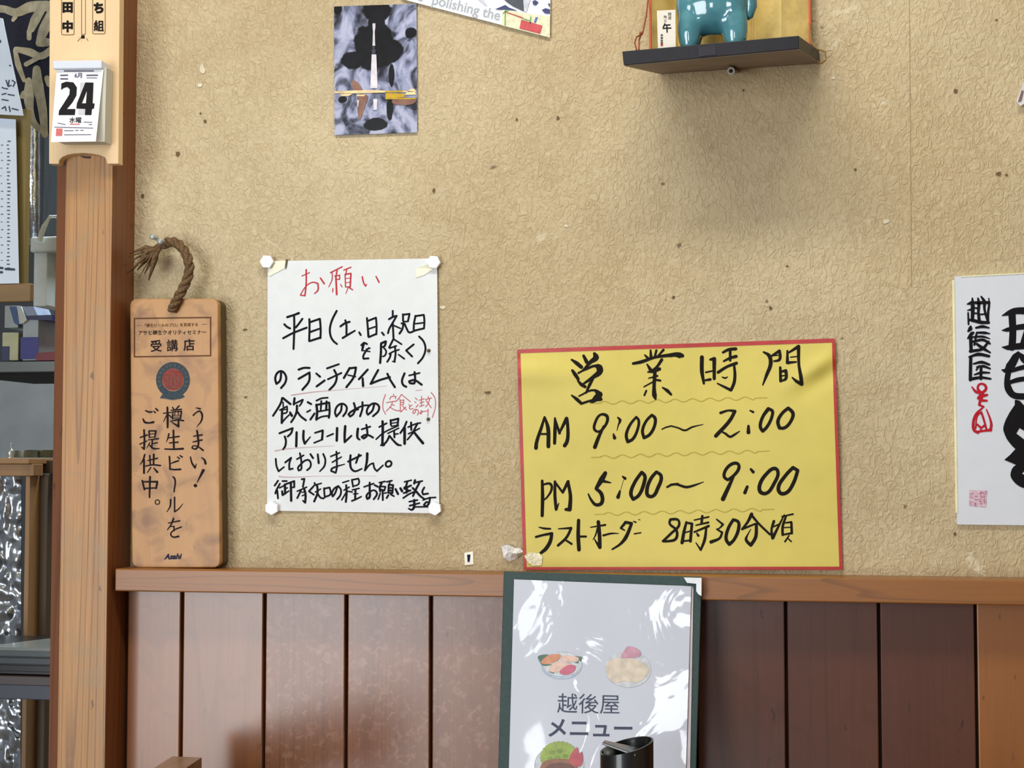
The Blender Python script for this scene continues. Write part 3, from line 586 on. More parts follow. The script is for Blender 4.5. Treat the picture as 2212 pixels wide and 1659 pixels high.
# the dark areas of the print: ellipses with noisy outline
mask = None
for (px_, py_, rx_, ry_) in ((808, 100, 46, 56), (815, 25, 34, 22), (812, 52, 20, 26), (760, 130, 26, 22), (848, 110, 24, 26), (846, 165, 7, 26), (842, 235, 8, 26), (730, 20, 10, 12), (888, 70, 14, 12), (812, 268, 26, 14), (740, 215, 10, 8)):
    m1 = nn(nt, 'ShaderNodeMapping'); c_ = W(px_, py_, .0028)-W(811, 290, .001)
    m1.inputs['Scale'].default_value = (1/(rx_*.00053), 0, 1/(ry_*.00053)); m1.inputs['Location'].default_value = (-c_.x/(rx_*.00053), 0, -c_.z/(ry_*.00053))
    nt.links.new(tc.outputs['Object'], m1.inputs[0]); ln = nn(nt, 'ShaderNodeVectorMath', operation='LENGTH'); nt.links.new(m1.outputs[0], ln.inputs[0])
    if mask is None: mask = ln.outputs['Value']
    else:
        mi_ = nn(nt, 'ShaderNodeMath', operation='MINIMUM'); nt.links.new(mask, mi_.inputs[0]); nt.links.new(ln.outputs['Value'], mi_.inputs[1]); mask = mi_.outputs[0]
nz = nn(nt, 'ShaderNodeTexNoise'); nz.inputs['Scale'].default_value = 45; nz.inputs['Detail'].default_value = 4; nt.links.new(tc.outputs['Object'], nz.inputs['Vector'])
ma = nn(nt, 'ShaderNodeMath', operation='MULTIPLY_ADD'); nt.links.new(nz.outputs['Fac'], ma.inputs[0]); ma.inputs[1].default_value = 1.1; nt.links.new(mask, ma.inputs[2])
rm_ = nn(nt, 'ShaderNodeValToRGB'); rm_.color_ramp.elements[0].position = 1.50/2; rm_.color_ramp.elements[0].color = (*lin((20, 22, 28)), 1); rm_.color_ramp.elements[1].position = 1.62/2; rm_.color_ramp.elements[1].color = (1, 1, 1, 1)
hf = nn(nt, 'ShaderNodeMath', operation='MULTIPLY'); hf.inputs[1].default_value = .5; nt.links.new(ma.outputs[0], hf.inputs[0]); nt.links.new(hf.outputs[0], rm_.inputs[0])
mu = nn(nt, 'ShaderNodeMix', data_type='RGBA', blend_type='MULTIPLY'); mu.inputs['Factor'].default_value = 1; nt.links.new(r.outputs[0], mu.inputs['A']); nt.links.new(rm_.outputs[0], mu.inputs['B'])
nt.links.new(mu.outputs['Result'], b.inputs['Base Color']); b.inputs['Roughness'].default_value = .3; b.inputs['Specular IOR Level'].default_value = .25
poff = flat(.0028)
poster = empty('tower_poster', W(811, 290, .001), 'small dark portrait photo print of a lit tower above a gold strip of water lights', 'poster')
mb = MB(); sheet(mb, ((721.5, 14), (899.5, 8), (901, 286), (722.5, 292)), poff, .0004, 16, 20); mb.build('print', M_pp, poster, smooth=True)
S = 4.254
def pp(name, mcol, loops, lift=.0005, **k):
    mm = mat('print_'+name, mcol, .35, .2, 60, spec=.2, **k)
    for l in loops:
        mb = MB(); poly(mb, poff, [P(l) if 'light' in name or 'tower' in name else soft(P(l))], lift, 700, 0, S); mb.build(name, mm, poster)
pp('tower', (236, 230, 240), ['446,215 472,215 472,250 466,290 470,420 445,420 450,290 446,250', '438,500 480,500 492,810 425,810', '452,910 490,910 486,1010 455,1010', '300,920 322,920 315,980 305,980'], .0009)
pp('tower_deck', (70, 72, 84), ['436,455 478,455 472,480 472,500 442,500 440,480', '445,425 468,425 466,452 448,452'], .0010)
pp('shore_light', (250, 222, 168), ['95,838 300,830 500,828 560,832 760,838 845,830 845,845 560,850 300,858 95,858', '150,862 260,862 230,880 160,885', '790,820 830,815 845,870 740,870', '300,868 380,868 370,885 300,884'], .0011)
pp('gold_light', (206, 168, 48), ['565,855 740,860 738,892 565,908', '560,835 760,830 700,848 560,848', '600,900 845,898 845,912 560,912'], .0012)
pp('amber_reflection', (150, 110, 96), ['310,880 400,880 380,960 340,1080 315,1080', '260,740 310,760 350,830 270,830', '640,915 840,915 800,960 650,960'], .0008)

# ------------------------------------------------------------------ flyer at the top
foff = flat(.0034)
flyer = empty('flyer', W(1100, 60, .001), 'tilted white printed flyer with grey English words and a red box at the top edge', 'flyer')
mb = MB(); sheet(mb, ((800, -90), (1190, -90), (1188, 81), (868, -2)), foff, .0004, 20, 12); mb.build('paper', mat('flyer_paper', (228, 230, 236), .4, .02), flyer, smooth=True)
mb = MB(); ftext(mb, foff, 'polishing the', 1007, 19.5, 31, .96, .238, .012); mb.build('lettering', inkmat('grey_print', (176, 184, 192)), flyer)
mb = MB(); ftext(mb, foff, 'e', 908, -5, 31, .96, .238, .012); mb.build('lettering', inkmat('grey_print', (176, 184, 192)), flyer)
def fp(name, col, loops, lift=.0006, sc=S):
    for l in loops:
        mb = MB(); poly(mb, foff, [P(l)], lift, 700, 0, sc); mb.build(name, mat('flyer_'+name, col, .45, .1, 200), flyer)
fp('map_panel', (232, 232, 196), ['1640,80 1850,125 2075,150 2075,345 1630,232'])
fp('red_box', (206, 74, 80), ['1812,180 2008,236 1985,312 1795,262'], .0010)
fp('red_line', (196, 84, 66), ['1680,108 1830,160 1828,172 1676,118'], .0010)
fp('green_line', (120, 168, 100), ['1660,85 1672,87 1668,235 1658,232', '1640,118 1690,88 1700,96 1645,130', '1830,165 1890,185 1892,196 1826,176', '1895,150 1905,152 1900,215 1888,212'], .0010)
fp('blue_line', (92, 112, 186), ['1945,155 1965,160 1945,212 1928,206'], .0010)
fp('dark_figure', (66, 72, 82), ['1640,-20 1850,-20 1835,105 1740,60 1680,20'], .0008)
fp('navy_shape', (48, 56, 112), ['1570,85 1665,45 1700,70 1780,98 1650,90', '2000,90 2035,75 2075,85 2075,125 2030,122', '2055,35 2075,30 2075,68', '1915,10 1940,0 1970,20 1945,50 1920,40'], .0010)
fp('pale_shape', (206, 208, 222), ['1400,-20 1450,-20 1500,60 1470,40', '1830,-20 1900,-20 1860,110 1838,108'], .0009)

# ------------------------------------------------------------------ small shelf with zodiac figurine
SD = .14
fTL, fTR, fBR, fBL = W(1343.7, 111, SD), W(1725, 77, SD), W(1725.7, 105, SD), W(1347, 140.6, SD)
bBL, bBR, bTR = W(1426, 158.5, .001), W(1772, 135.6, .001), W(1769, 108.5, .001); bTL = bBL+(bTR-bBR)
shelf = empty('wall_shelf', (fBL+bBR)/2, 'small black shelf tilted on the wall under the turquoise horse', 'shelf')
M_sh = mat('shelf_black', (32, 32, 40), .5, .12, 60, spec=.3); M_shb = mat('shelf_underside', (128, 112, 100), .55, .12, 30)
MB().hexa([fBL, fBR, fTR, fTL], [bBL, bBR, bTR, bTL]).build('board', M_sh, shelf, bevel=.0006)
dn = Vector((0, 0, -.0008)); i1 = lambda a, b, t: a+(b-a)*t
MB().hexa([i1(fBL, bBL, .02)+dn, i1(fBR, bBR, .02)+dn, i1(fBR, bBR, .02), i1(fBL, bBL, .02)], [bBL+dn, bBR+dn, bBR, bBL]).build('underside', M_shb, shelf)
mb = MB(); q = [W(x, y, SD+.0006) for x, y in P('1508,101 1545,98 1547,118 1510,122')]; mb.prism(q, .0006)
mb.build('tape', mat('grey_tape', (52, 50, 60), .25), shelf)
ex = (fTR-fTL).normalized(); ey = ((bTL-fTL)+(bTR-fTR)).normalized(); ez = ex.cross(ey).normalized()
if ez.z < 0: ez = -ez
def onshelf(px, py, off):
    """same pixel and depth, dropped down onto the shelf top"""
    p = W(px, py, off); h = (p-fTL).dot(ez)/ez.z
    return Vector((p.x, p.y, p.z-h))
# bolt under the shelf
bp = W(1578, 153, .05)
scr = empty('fixing_bolt', W(1590, 160, .001), 'grey bolt poking out of the wall beneath the black shelf', 'bolt')
MB().tube([W(1591, 151, .0), W(1580, 153, .05)], .0034, 14).build('shank', mat('bolt_steel', (96, 86, 76), .3, metal=.8), scr, smooth=False)
MB().tube([W(1580, 153, .049), W(1579, 153.3, .0525)], .0042, 12).build('head', mat('bolt_head', (120, 112, 102), .4, metal=.8), scr)
MB().tube([W(1579, 153.3, .0520), W(1578.8, 153.4, .0530)], .0022, 8).build('socket', M_dark, scr)
# folding gold screen
M_gold = mat('gold_leaf', (252, 224, 146), .45, .12, 45, metal=.10, bump=.6, bscale=60)
M_vermil = mat('vermilion_edge', (206, 96, 60), .5)
screen = empty('folding_screen', onshelf(1560, 90, .045), 'gold leaf folding screen with vermilion edges behind the turquoise horse', 'folding screen')
zig = [(1404, .105), (1470, .035), (1555, .085), (1627, .028), (1690, .075), (1750, .032)]
zig = [(1405, .060), (1465, .016), (1545, .046), (1626, .010), (1688, .040), (1750, .012)]
H = .155
for (xa, oa), (xb, ob) in zip(zig, zig[1:]):
    a = onshelf(xa, 90, oa); c = onshelf(xb, 90, ob); th = Vector((0, .0018, 0))
    MB().hexa([a, c, c+Vector((0, 0, H)), a+Vector((0, 0, H))], [a+th, c+th, c+th+Vector((0, 0, H)), a+th+Vector((0, 0, H))]).build('leaf', M_gold, screen)
for x, o in (zig[0], zig[-1], zig[3]):
    a = onshelf(x, 90, o)+Vector((0, -.001, 0))
    MB().tube([a, a+Vector((0, 0, H))], .0014 if x != 1626 else .0006, 8).build('edge', M_vermil if x != 1626 else M_gold, screen)
# name card
cardm = mat('card_white', (222, 216, 204), .55, .02)
co = .105
coff = flat(co)
cl = [W(x, y, co) for x, y in P('1419,23 1459,21 1459.5,99 1421.5,102')]
cl[2].z = onshelf(1459.5, 99, co).z; cl[3].z = onshelf(1421.5, 99, co).z
card = empty('name_card', (cl[2]+cl[3])/2, 'small white card with brush character standing left of the turquoise horse', 'card')
MB().prism(cl, .0008).build('card', cardm, card)
mb = MB(); ftext(mb, coff, '午', 1440.5, 60, 21, .95, -.05, .03)
for i, ch in enumerate('開運'): ftext(mb, coff, ch, 1446.5, 30.5+i*8, 8)
for i, ch in enumerate('陶立'): ftext(mb, coff, ch, 1437, 36.5+i*8, 7)
for i, ch in enumerate('金寿堂窯'): ftext(mb, coff, ch, 1429.5, 76+i*6, 6, bold=.02)
mb.build('lettering', inkmat('card_ink', (40, 38, 40)), card)
mb = MB(); poly(mb, coff, [P('1427,94.5 1432,94.5 1432,99 1427,99')]); mb.build('seal', inkmat('seal_red', (190, 60, 60)), card)
# ceramic horse: blended volumes, one skin
hc = onshelf(1545, 90, .085); kx = .000487
def hx(px, off): return W(px, 60, off).x
hz = hc.z
mb = MB(); ho = .082
def B(px, dz, dy, rx, ry, rz, n=12): mb.ball((hx(px, ho), -ho+dy, hz+dz), rx, ry, rz, n)
B(1541, .053, 0, .037, .022, .037, 16); B(1497, .050, 0, .0185, .019, .034); B(1583, .052, 0, .020, .021, .034)
B(1490, .022, -.008, .0130, .0105, .030); B(1491, .022, .010, .012, .0095, .030); B(1589, .022, -.008, .0140, .0110, .030); B(1588, .022, .010, .013, .010, .030)
B(1514, .036, 0, .014, .018, .022); B(1566, .036, 0, .014, .018, .022)
for k in range(7): B(1492-k*2.2, .072+k*.0095, 0, .0165-k*.0007, .0135-k*.0006, .015)
B(1455, .139, -.002, .014, .0105, .012); B(1444, .130, -.003, .0105, .0085, .009); B(1435, .123, -.003, .0075, .007, .0075)
B(1463, .154, -.006, .003, .0025, .008, 6); B(1463, .154, .006, .003, .0025, .008, 6)
horse = mb.build('horse_figurine', mat('turquoise_glaze', (78, 138, 148), .12, .10, 45, coat=1, col2=(62, 118, 132)), smooth=True, label='glossy turquoise ceramic horse figurine standing on the black shelf', cat='figurine')
rm = horse.modifiers.new('r', 'REMESH'); rm.mode = 'VOXEL'; rm.voxel_size = .0014; rm.use_smooth_shade = True
s_ = horse.modifiers.new('s', 'SMOOTH'); s_.iterations = 40; s_.factor = .6
MB().tube([(hx(1600, ho), -ho, hz+.072), (hx(1611, ho), -ho-.002, hz+.066), (hx(1620, ho), -ho-.003, hz+.055), (hx(1621, ho), -ho-.003, hz+.043), (hx(1617, ho), -ho-.003, hz+.033), (hx(1613, ho), -ho-.003, hz+.029)], [.006, .0085, .0085, .0075, .005, .001], 16).build('tail', MATS['turquoise_glaze'], horse, smooth=True)
mb = MB()
for k in range(6): mb.ball((hx(1484-k*2.4, ho), -ho, hz+.092+k*.0105), .0125, .0045, .0075, 8)
mb.build('mane', MATS['turquoise_glaze'], horse, smooth=True)
# red cord with loops at the left of the screen and at the right
M_cord = mat('red_cord', (150, 74, 44), .7)
mb = MB(); cpx = [(1400, 0, .06), (1396, 35, .075), (1388, 72, .095), (1381, 77, .10), (1375, 80, .105), (1371, 92, .11), (1375, 108, .115)]
mb.tube([W(x, y, o) for x, y, o in cpx], .0009, 6); mb.tube([W(x, y, o) for x, y, o in [(1386, 72, .097), (1381, 85, .10), (1380, 107, .115)]], .0009, 6); mb.ball(W(1385, 72, .098), .0022, .002, .002, 6)
cord = mb.build('cord', M_cord, label='thin red-brown cord with a loop left of the gold screen', cat='cord')
mb = MB(); mb.tube([W(x, y, o) for x, y, o in [(1748, 50, .02), (1753, 92, .025), (1765, 106, .03), (1783, 112, .04), (1784, 130, .04), (1774, 138, .03), (1762, 128, .02), (1756, 100, .02)]], .0008, 6)
mb.build('cord', mat('gold_cord', (150, 116, 60), .6), label='thin gold-brown cord dangling over the right end of the black shelf', cat='cord')

# ------------------------------------------------------------------ shikishi board at the right
kb = .0035; koff = flat(kb+.0002)
board = empty('autograph_board', W(2140, 1133, .0), 'white square calligraphy board with heavy black characters at the right edge', 'board')
MB().prism([W(x, y, kb) for x, y in P('2062,597 2340,583 2348,1136 2068,1133 2067,1128')], .003).build('card', mat('board_white', (214, 219, 228), .55, .015), board)
mb = MB()
mb.prism([W(x, y, kb+.0007) for x, y in P('2056.5,605 2062,605 2069,1108 2064,1108')], .0035); mb.build('gold_edge', mat('cream_edge', (244, 240, 196), .4), board)
mb = MB(); mb.prism([W(x, y, kb+.0007) for x, y in P('2076,596 2340,582 2340,585 2076,598.5')], .0035); mb.build('gold_edge', mat('cream_edge', (244, 240, 196), .4), board)
mb = MB()
strokes(mb, koff, 2040, 570, 5.72, 40, '''280,497,14 310,490,40 350,475,55;345,425,22 350,520,55 345,700,46;285,575,14 345,560,40;293,605,24 298,745,26;300,690,30 360,700,46 450,722,50 545,725,42;415,425,24 425,480,46 420,600,36 430,700,44;455,405,24 490,460,46 495,560,34 540,720,34;380,545,24 430,548,30;385,480,44 550,478,44;548,420,12 552,500,30 540,600,34 540,720,30;440,625,24 500,620,24;370,610,24 420,612,24
325,770,24 320,800,60 295,830,30;290,920,24 340,860,50 360,850,30;325,900,50 330,1080,46;390,790,28 470,775,44 550,790,22;400,850,30 500,852,40 560,862,16;345,905,26 480,900,34 560,925,14;360,960,36 480,940,40 560,985,30;395,870,30 370,1000,30;400,990,34 470,1040,50 565,1095,24;545,960,30 470,1050,44 390,1075,36;320,1080,44 420,1065,40
305,1150,24 420,1118,50 550,1140,38;325,1150,46 320,1432,46;360,1235,24 460,1215,44 555,1245,30;400,1275,24 480,1265,40 565,1295,24;395,1310,24 430,1260,24;370,1370,20 450,1345,40 555,1345,24;452,1290,40 450,1420,40;320,1425,46 450,1405,40 570,1420,28''', wk=.9)
strokes(mb, koff, 2040, 570, 5.72, 60, '''712,640,10 790,610,60 860,585,80 1000,580,90 1200,600,90;835,620,90 845,850,85 835,1030,90;712,822,10 770,815,50 900,785,66 1080,770,80 1200,780,80;712,1028,10 780,1035,60 900,1020,80 1200,1000,90;1010,820,50 960,1000,60;1150,800,90 1160,1000,90
912,1090,24 880,1150,90 810,1270,110 760,1320,60 712,1310,16;912,1095,24 975,1165,90 1150,1300,110;830,1320,50 990,1275,60 1200,1270,60;790,1340,70 775,1440,70 790,1540,90 850,1620,80 1000,1640,80;780,1475,44 900,1435,60 1080,1410,60;1100,1420,90 1060,1600,90''')
poly(mb, koff, [P('788,128 800,121 845,134 892,185 1010,260 1200,600 1150,1150 1000,1130 940,1122 892,1112 860,1101 830,1085 797,1060 770,1030 750,1000 740,972 743,935 757,895 776,870 802,852 745,826 670,795 735,740 796,674 760,640 725,598 698,560 675,510 660,465 660,430 672,385 690,340 730,265 770,205 788,180'), P('805,500 840,438 1000,530 990,640'), P('868,950 900,915 1000,960 980,1000')], .0005, 2040, 840, 5.186)
mb.build('black_lettering', inkmat('board_ink', (28, 26, 30), .45), board)
mb = MB()
strokes(mb, koff, 2040, 570, 5.72, 30, '340,1520,16 390,1580,36 460,1590,34 515,1540,34 490,1490,30 430,1490,26 412,1540,30 450,1600,34 420,1660,38;480,1620,24 530,1612,16')
strokes(mb, koff, 2040, 840, 5.186, 28, '390,95,30 480,70,22;430,60,32 405,130,34 475,132,24;400,130,30 390,180,28 440,200,20;440,200,18 350,290,28 322,400,32 335,465,34 375,490,30;375,480,28 440,470,26 520,460,34;470,230,14 510,330,22 525,400,30 515,465,32;350,440,18 370,300,16 412,260,24 440,340,24 470,450,22;370,400,24 410,440,20 450,410,28;400,420,18 410,465,18')
mb.build('red_flourish', inkmat('brush_red', (186, 34, 48), .5), board, label='red brush flourish')
mb = MB(); rr = random.Random(5)
poly(mb, koff, [P('2094,1058 2132,1060 2130,1096 2093,1092')], .0003)
mb.build('seal', mat('pale_seal', (200, 162, 178), .6, .0, 420, col2=(216, 196, 206)), board)
mb = MB()
for k in range(26):
    x = 2096+rr.random()*32; y = 1061+rr.random()*30; strokes(mb, koff, x, y, 1, 1.6, '0,0 %f,%f' % (rr.choice([(5, 0), (0, 6), (4, 2)])), .0006)
mb.build('seal_mark', inkmat('seal_pink', (196, 132, 152)), board)

# ------------------------------------------------------------------ paper streamer end at the right edge
st = empty('paper_streamer', W(2205, 230, .0), 'end of a white folded paper streamer at the right edge high on the wall', 'streamer')
MB().prism([W(x, y, .008) for x, y in P('2210,178 2262,90 2290,110 2216,222 2204,229 2195,219')], .002).build('strip', mat('streamer_white', (220, 216, 216), .5), st)
MB().prism([W(x, y, .009) for x, y in P('2207,195 2211,196 2206,218 2199,220')], .001).build('fold', mat('streamer_fold', (120, 98, 92), .6), st)

# ------------------------------------------------------------------ wooden tag hung by a rope, standing on the ledge
M_tag = wood('tag_wood', (188, 138, 78), (144, 92, 46), rings=5, across=8, along=2.2, fine=.25, rough=.5, blot=(96, 52, 28), contrast=.4, blotscale=30, blot0=.46, coat=.2)
to = .029
tagb = empty('wooden_tag', Vector((W(378, 1226, to).x, -to+.006, rz1)), 'tall wooden tag with rounded corners and dark Japanese lettering standing on the ledge', 'sign')
lp = [W(x+(y-645)/580*4.5, y, to) for x, y in rrect(280.5, 645, 471, 1226.5, 15, 6)]
zmin = min(p.z for p in lp)
for p in lp: p.z += (rz1-zmin)*max(0, min(1, (W(378, 1100, to).z-p.z)/(W(378, 1100, to).z-zmin)))
MB().prism(lp, .009).build('board', M_tag, tagb, bevel=.0012)
MB().prism([p+Vector((0, .0092, 0)) for p in lp], .0165).build('shaded_side_slab', wood('tag_side_shade', (92, 76, 44), (58, 46, 24), rings=4, fine=.3, rough=.7), tagb, bevel=.001)  # slab added behind, its dark colour carries the shade on the tag's side
toff = flat(to+.0001); tink = inkmat('tag_ink', (46, 34, 38), .5); tbr = inkmat('tag_brown_ink', (104, 68, 42), .5)
mb = MB()
strokes(mb, toff, 280, 870, 9.217, 30, '''315,155,24 390,185,34 440,180,32;480,170,26 510,195,28;520,115,28 560,155,32;265,320,24 300,385,42 400,400,32 470,385,46
285,540,34 295,750,38 285,920,40 230,880,14;210,690,26 350,640,30;200,825,22 340,760,22;385,560,30 390,690,26;390,560,26 520,560,34 500,690,26;400,625,16 500,615,16;400,690,18 500,680,18;370,740,20 570,715,32;450,740,30 440,880,26;460,815,22 550,795,26;400,790,18 340,900,12;390,840,24 470,910,38 590,910,18
300,1030,32 270,1130,32 210,1230,12;285,1130,36 285,1400,40;400,1050,30 410,1230,26;480,1030,40 475,1230,30;360,1150,22 550,1105,32;320,1260,26 460,1235,30 610,1250,32;420,1290,26 350,1390,16;480,1300,22 550,1380,42
750,90,36 755,300,40 755,490,36;670,210,22 830,190,22;740,240,22 670,380,10;780,240,22 830,290,26;850,90,22 890,140,26;980,65,30 920,130,22;820,150,20 1030,130,28;860,170,22 850,320,26;860,180,18 1030,170,30 1010,320,26;910,160,16 890,250,14;960,160,14 970,240,14;870,250,13 1000,250,13;870,285,13 1000,285,13;870,320,16 1010,315,20;810,370,22 940,345,26 1070,355,32;970,340,30 970,470,44 840,390,16
780,620,32 760,700,24 730,780,10;770,700,22 980,670,32;870,550,36 880,900,36;790,800,22 960,785,32;700,920,26 870,925,32 1060,915,42
790,1070,32 800,1230,32 800,1320,32 880,1330,32 1010,1325,38;820,1210,16 890,1180,32 970,1155,32;950,1080,22 990,1110,28;1000,1050,22 1045,1080,30
1320,100,16 1400,120,36;1265,250,28 1330,190,24 1400,170,34 1440,230,38 1430,350,32 1340,475,10;1340,555,36 1360,700,38 1360,860,34 1310,920,32 1240,900,26 1260,860,22 1350,870,22 1460,945,36;1270,665,22 1440,640,32;1260,780,22 1440,740,32
1210,1080,26 1240,1200,32 1300,1290,42 1330,1210,8;1430,1090,20 1490,1140,36 1510,1210,46;1465,1345,58 1340,1590,12''')
strokes(mb, toff, 260, 850, 4.146, 14, '''195,780,15 215,860,15;200,790,13 330,790,19 320,850,15;215,850,13 320,845,13;265,745,17 260,930,14;330,950,8 350,965,8 345,990,8 320,990,8 312,965,8 330,950,8
470,745,12 486,762,15 480,880,12;450,950,14 445,1010,12 415,1060,5;485,930,14 485,1060,12 525,1030,10 560,985,4
430,1160,9 530,1140,13;475,1120,15 450,1180,12 420,1220,7;450,1190,9 480,1190,11 480,1230,11;545,1195,12 470,1230,11 450,1260,11 470,1285,13 520,1280,17;670,824,30 672,825,30''')
ftext(mb, toff, '受', 337, 747, 27, .95, -.03, .015); ftext(mb, toff, '講', 372, 746, 27, .95, -.03, .012); ftext(mb, toff, '店', 408, 745, 27, .95, -.03, .015)
ftext(mb, toff, 'アサヒ樽生クオリティセミナー', 372, 718, 10.6, 1.0, -.01, .012)
mb.build('lettering', tink, tagb)
mb = MB()
strokes(mb, toff, 280, 670, 8.295, 22, '85,148 1455,130;1450,130 1450,815;1450,815 85,835;85,835 85,145')
ftext(mb, toff, '「樽生ビールのプロ」を育成する', 370, 702, 8.2, .98, -.02, .012)
strokes(mb, toff, 280, 670, 8.295, 6, '135,275 215,272;1290,255 1385,250')
mb.build('printed_frame', tbr, tagb, label='thin brown printed frame and small line')
mb = MB(); cx, cy = 373.5, 820.5
poly(mb, toff, [ell(cx, cy, 36.5, 38.5), ell(cx, cy, 23.5, 25)], .0004); poly(mb, toff, [P('352,850 345,860 356,861 372,864 390,861 399,857 392,850')], .0006)
mb.build('emblem_ring', inkmat('emblem_slate', (70, 82, 92), .5, .15), tagb)
mb = MB(); poly(mb, toff, [ell(cx, cy-.5, 22.5, 24)], .0004); mb.build('emblem_disc', inkmat('emblem_red', (150, 74, 70), .5, .15), tagb)
mb = MB()
strokes(mb, toff, 0, 0, 1, 1.6, '362,812 363,832;370,806 370,834;378,808 378,834;386,812 385,832;358,838,1.2 390,838,1.2', .0007)
for k in range(14):
    a = PI*.86+k/13*PI*1.28; x = cx+30*math.cos(a); y = cy+31.5*math.sin(a)
    strokes(mb, toff, x, y, 1, 1.8, '%f,%f %f,%f' % (-2.6*math.cos(a), -2.6*math.sin(a), 2.6*math.cos(a), 2.6*math.sin(a)), .0007)
mb.build('emblem_figure', inkmat('emblem_grey', (112, 104, 92), .5), tagb)
mb = MB(); ftext(mb, toff, 'Asahi', 373.5, 1202, 16, 1.0, -.03, .04, .3); mb.build('logo', inkmat('logo_navy', (52, 58, 88)), tagb)
mb = MB(); poly(mb, toff, [ell(372.5, 668, 4.5, 5.5, 14)], .0004); mb.build('hole', mat('hole_dark', (30, 18, 12), .9), tagb)
# rope: three twisted strands, frayed tail
M_rope = mat('straw_rope', (128, 98, 64), .85, .25, 400, (1, 1, 1), bump=1, bscale=600)
path = [(352, 530, .016), (364, 522, .018), (380, 523, .021), (395, 536, .024), (406, 556, .027), (410, 580, .029), (405, 604, .031), (395, 624, .033), (384, 644, .034), (375, 662, .034), (372, 669, .031)]
pw = [W(*p) for p in path]; fine = []
for i in range(len(pw)-1):
    for k in range(6): fine.append(pw[i].lerp(pw[i+1], k/6))
fine.append(pw[-1])
for it in range(3): fine = [fine[0]]+[(fine[i-1]+fine[i]*2+fine[i+1])/4 for i in range(1, len(fine)-1)]+[fine[-1]]
rope = None
for s in range(3):
    pts = []
    for i, p in enumerate(fine):
        t = (fine[min(i+1, len(fine)-1)]-fine[max(i-1, 0)]).normalized(); a = t.cross(Vector((0, 1, 0))).normalized(); bb = t.cross(a)
        an = i*.42+s*2*PI/3; pts.append(p+a*math.cos(an)*.0030+bb*math.sin(an)*.0030)
    MB().tube(pts, .0032, 7).build('rope_strand', M_rope, tagb, smooth=True)
mb = MB(); rr = random.Random(11)
for (ex_, ey_, w) in ((280, 548, .0018), (276, 556, .0012), (274, 592, .0016), (284, 586, .0020), (296, 584, .0022), (304, 570, .0024), (312, 592, .0020), (321, 606, .0026), (326, 596, .0016), (300, 600, .0010), (268, 575, .0009), (290, 560, .0020)):
    mx_, my_ = (352+ex_)/2+rr.uniform(-4, 4), (532+ey_)/2-rr.uniform(2, 10)
    mb.tube([W(352, 529, .016), W(340, 535+rr.uniform(-6, 6), .02), W(mx_, my_, .023+rr.uniform(-.004, .006)), W(ex_, ey_, .02+rr.uniform(-.004, .008))], [w*.8, w*1.3, w*1.4, w*.25], 6)
for k in range(34):
    q = rr.choice(fine[4:]); d = Vector((rr.uniform(-1, 1), rr.uniform(-.6, .6), rr.uniform(-1, 1))).normalized()
    mb.tube([q, q+d*.004, q+d*.0065+Vector((0, 0, rr.uniform(-.002, .002)))], [.0004, .0003, .0001], 4)
mb.build('frayed_end', M_rope, tagb, smooth=True, kind='stuff')
M_pin = mat('clear_pin', (214, 224, 222), .08, .02, trans=.55, coat=1)
for x, y, t in ((352, 519, 'clear plastic push pin at the top of the frayed rope, left one'), (368, 529, 'clear plastic push pin at the top of the frayed rope, right one')):
    p = W(x, y, .0)+Vector((0, -.005, 0))
    MB().lathe(p, [(.0010, .005), (.0010, -.014), (.0034, -.015), (.0034, -.0165), (.0022, -.018), (.0022, -.023), (.0036, -.0245), (.0036, -.026), (.0015, -.027)], 14, 'Y').build('push_pin', M_pin, smooth=True, label=t, cat='push pin')

# ------------------------------------------------------------------ pale plaque and daily calendar on the post
M_plaq = wood('plaque_wood', (230, 200, 156), (206, 168, 122), rings=4, across=6, along=.5, fine=.4, rough=.55, contrast=.3)
po = .0735
plq = empty('wooden_plaque', W(180, 354, po), 'pale wooden plaque with an arched foot and boxed characters fixed to the post', 'plaque')
arch = P('105.5,354 106,200 107.5,-80 259,-80 257,160 255.5,354 231,354 229,345 226,340 214,335 198,332 180,330.5 160,331.5 145,334.5 134,339.5 128,346 127,354')
MB().prism([W(x, y, po) for x, y in arch[::-1]], .0123).build('board', M_plaq, plq, bevel=.0008)
qo = flat(po+.0001)
mb = MB()
ftext(mb, qo, '田', 146, 16, 24, 1.0, 0, .06); ftext(mb, qo, '中', 146, 57, 25, 1.0, 0, .055); ftext(mb, qo, 'ち', 213, 17, 25, 1.0, 0, .06); ftext(mb, qo, '組', 213, 55, 25, .9, 0, .014); ftext(mb, qo, '組', 213.5, 55.4, 25, .9, 0, .014, lift=.0006)
mb.build('lettering', inkmat('plaque_ink', (36, 32, 30)), plq)
mb = MB()
for x0, x1, y1 in ((133, 160, 75), (200, 227, 73)):
    strokes(mb, qo, 0, 0, 1, 1.3, '%d,-60 %d,%d;%d,%d %d,%d %d,%d;%d,%d %d,%d;%d,%d %d,%d %d,%d;%d,%d %d,-60' % (x0, x0, y1-4, x0, y1-4, x0+1, y1-1, x0+4, y1, x0+4, y1, x1-4, y1, x1-4, y1, x1-1, y1-1, x1, y1-4, x1, y1-4, x1))
mb.build('line_drawing', inkmat('plaque_brown', (116, 88, 60)), plq); mb = MB()
strokes(mb, qo, 0, 0, 1, 1.1, '176,-60 176,74;184.5,-60 184.5,74;176,74 184.5,74;172,84 168,89;172,84 175,81;187,83 190,88')
mb.build('cord_drawing', inkmat('plaque_brown', (116, 88, 60)), plq)
mb = MB(); poly(mb, qo, [P('175.5,76 182.5,76 183,83 175,83')]); mb.build('knot', inkmat('plaque_ink', (36, 32, 30)), plq)
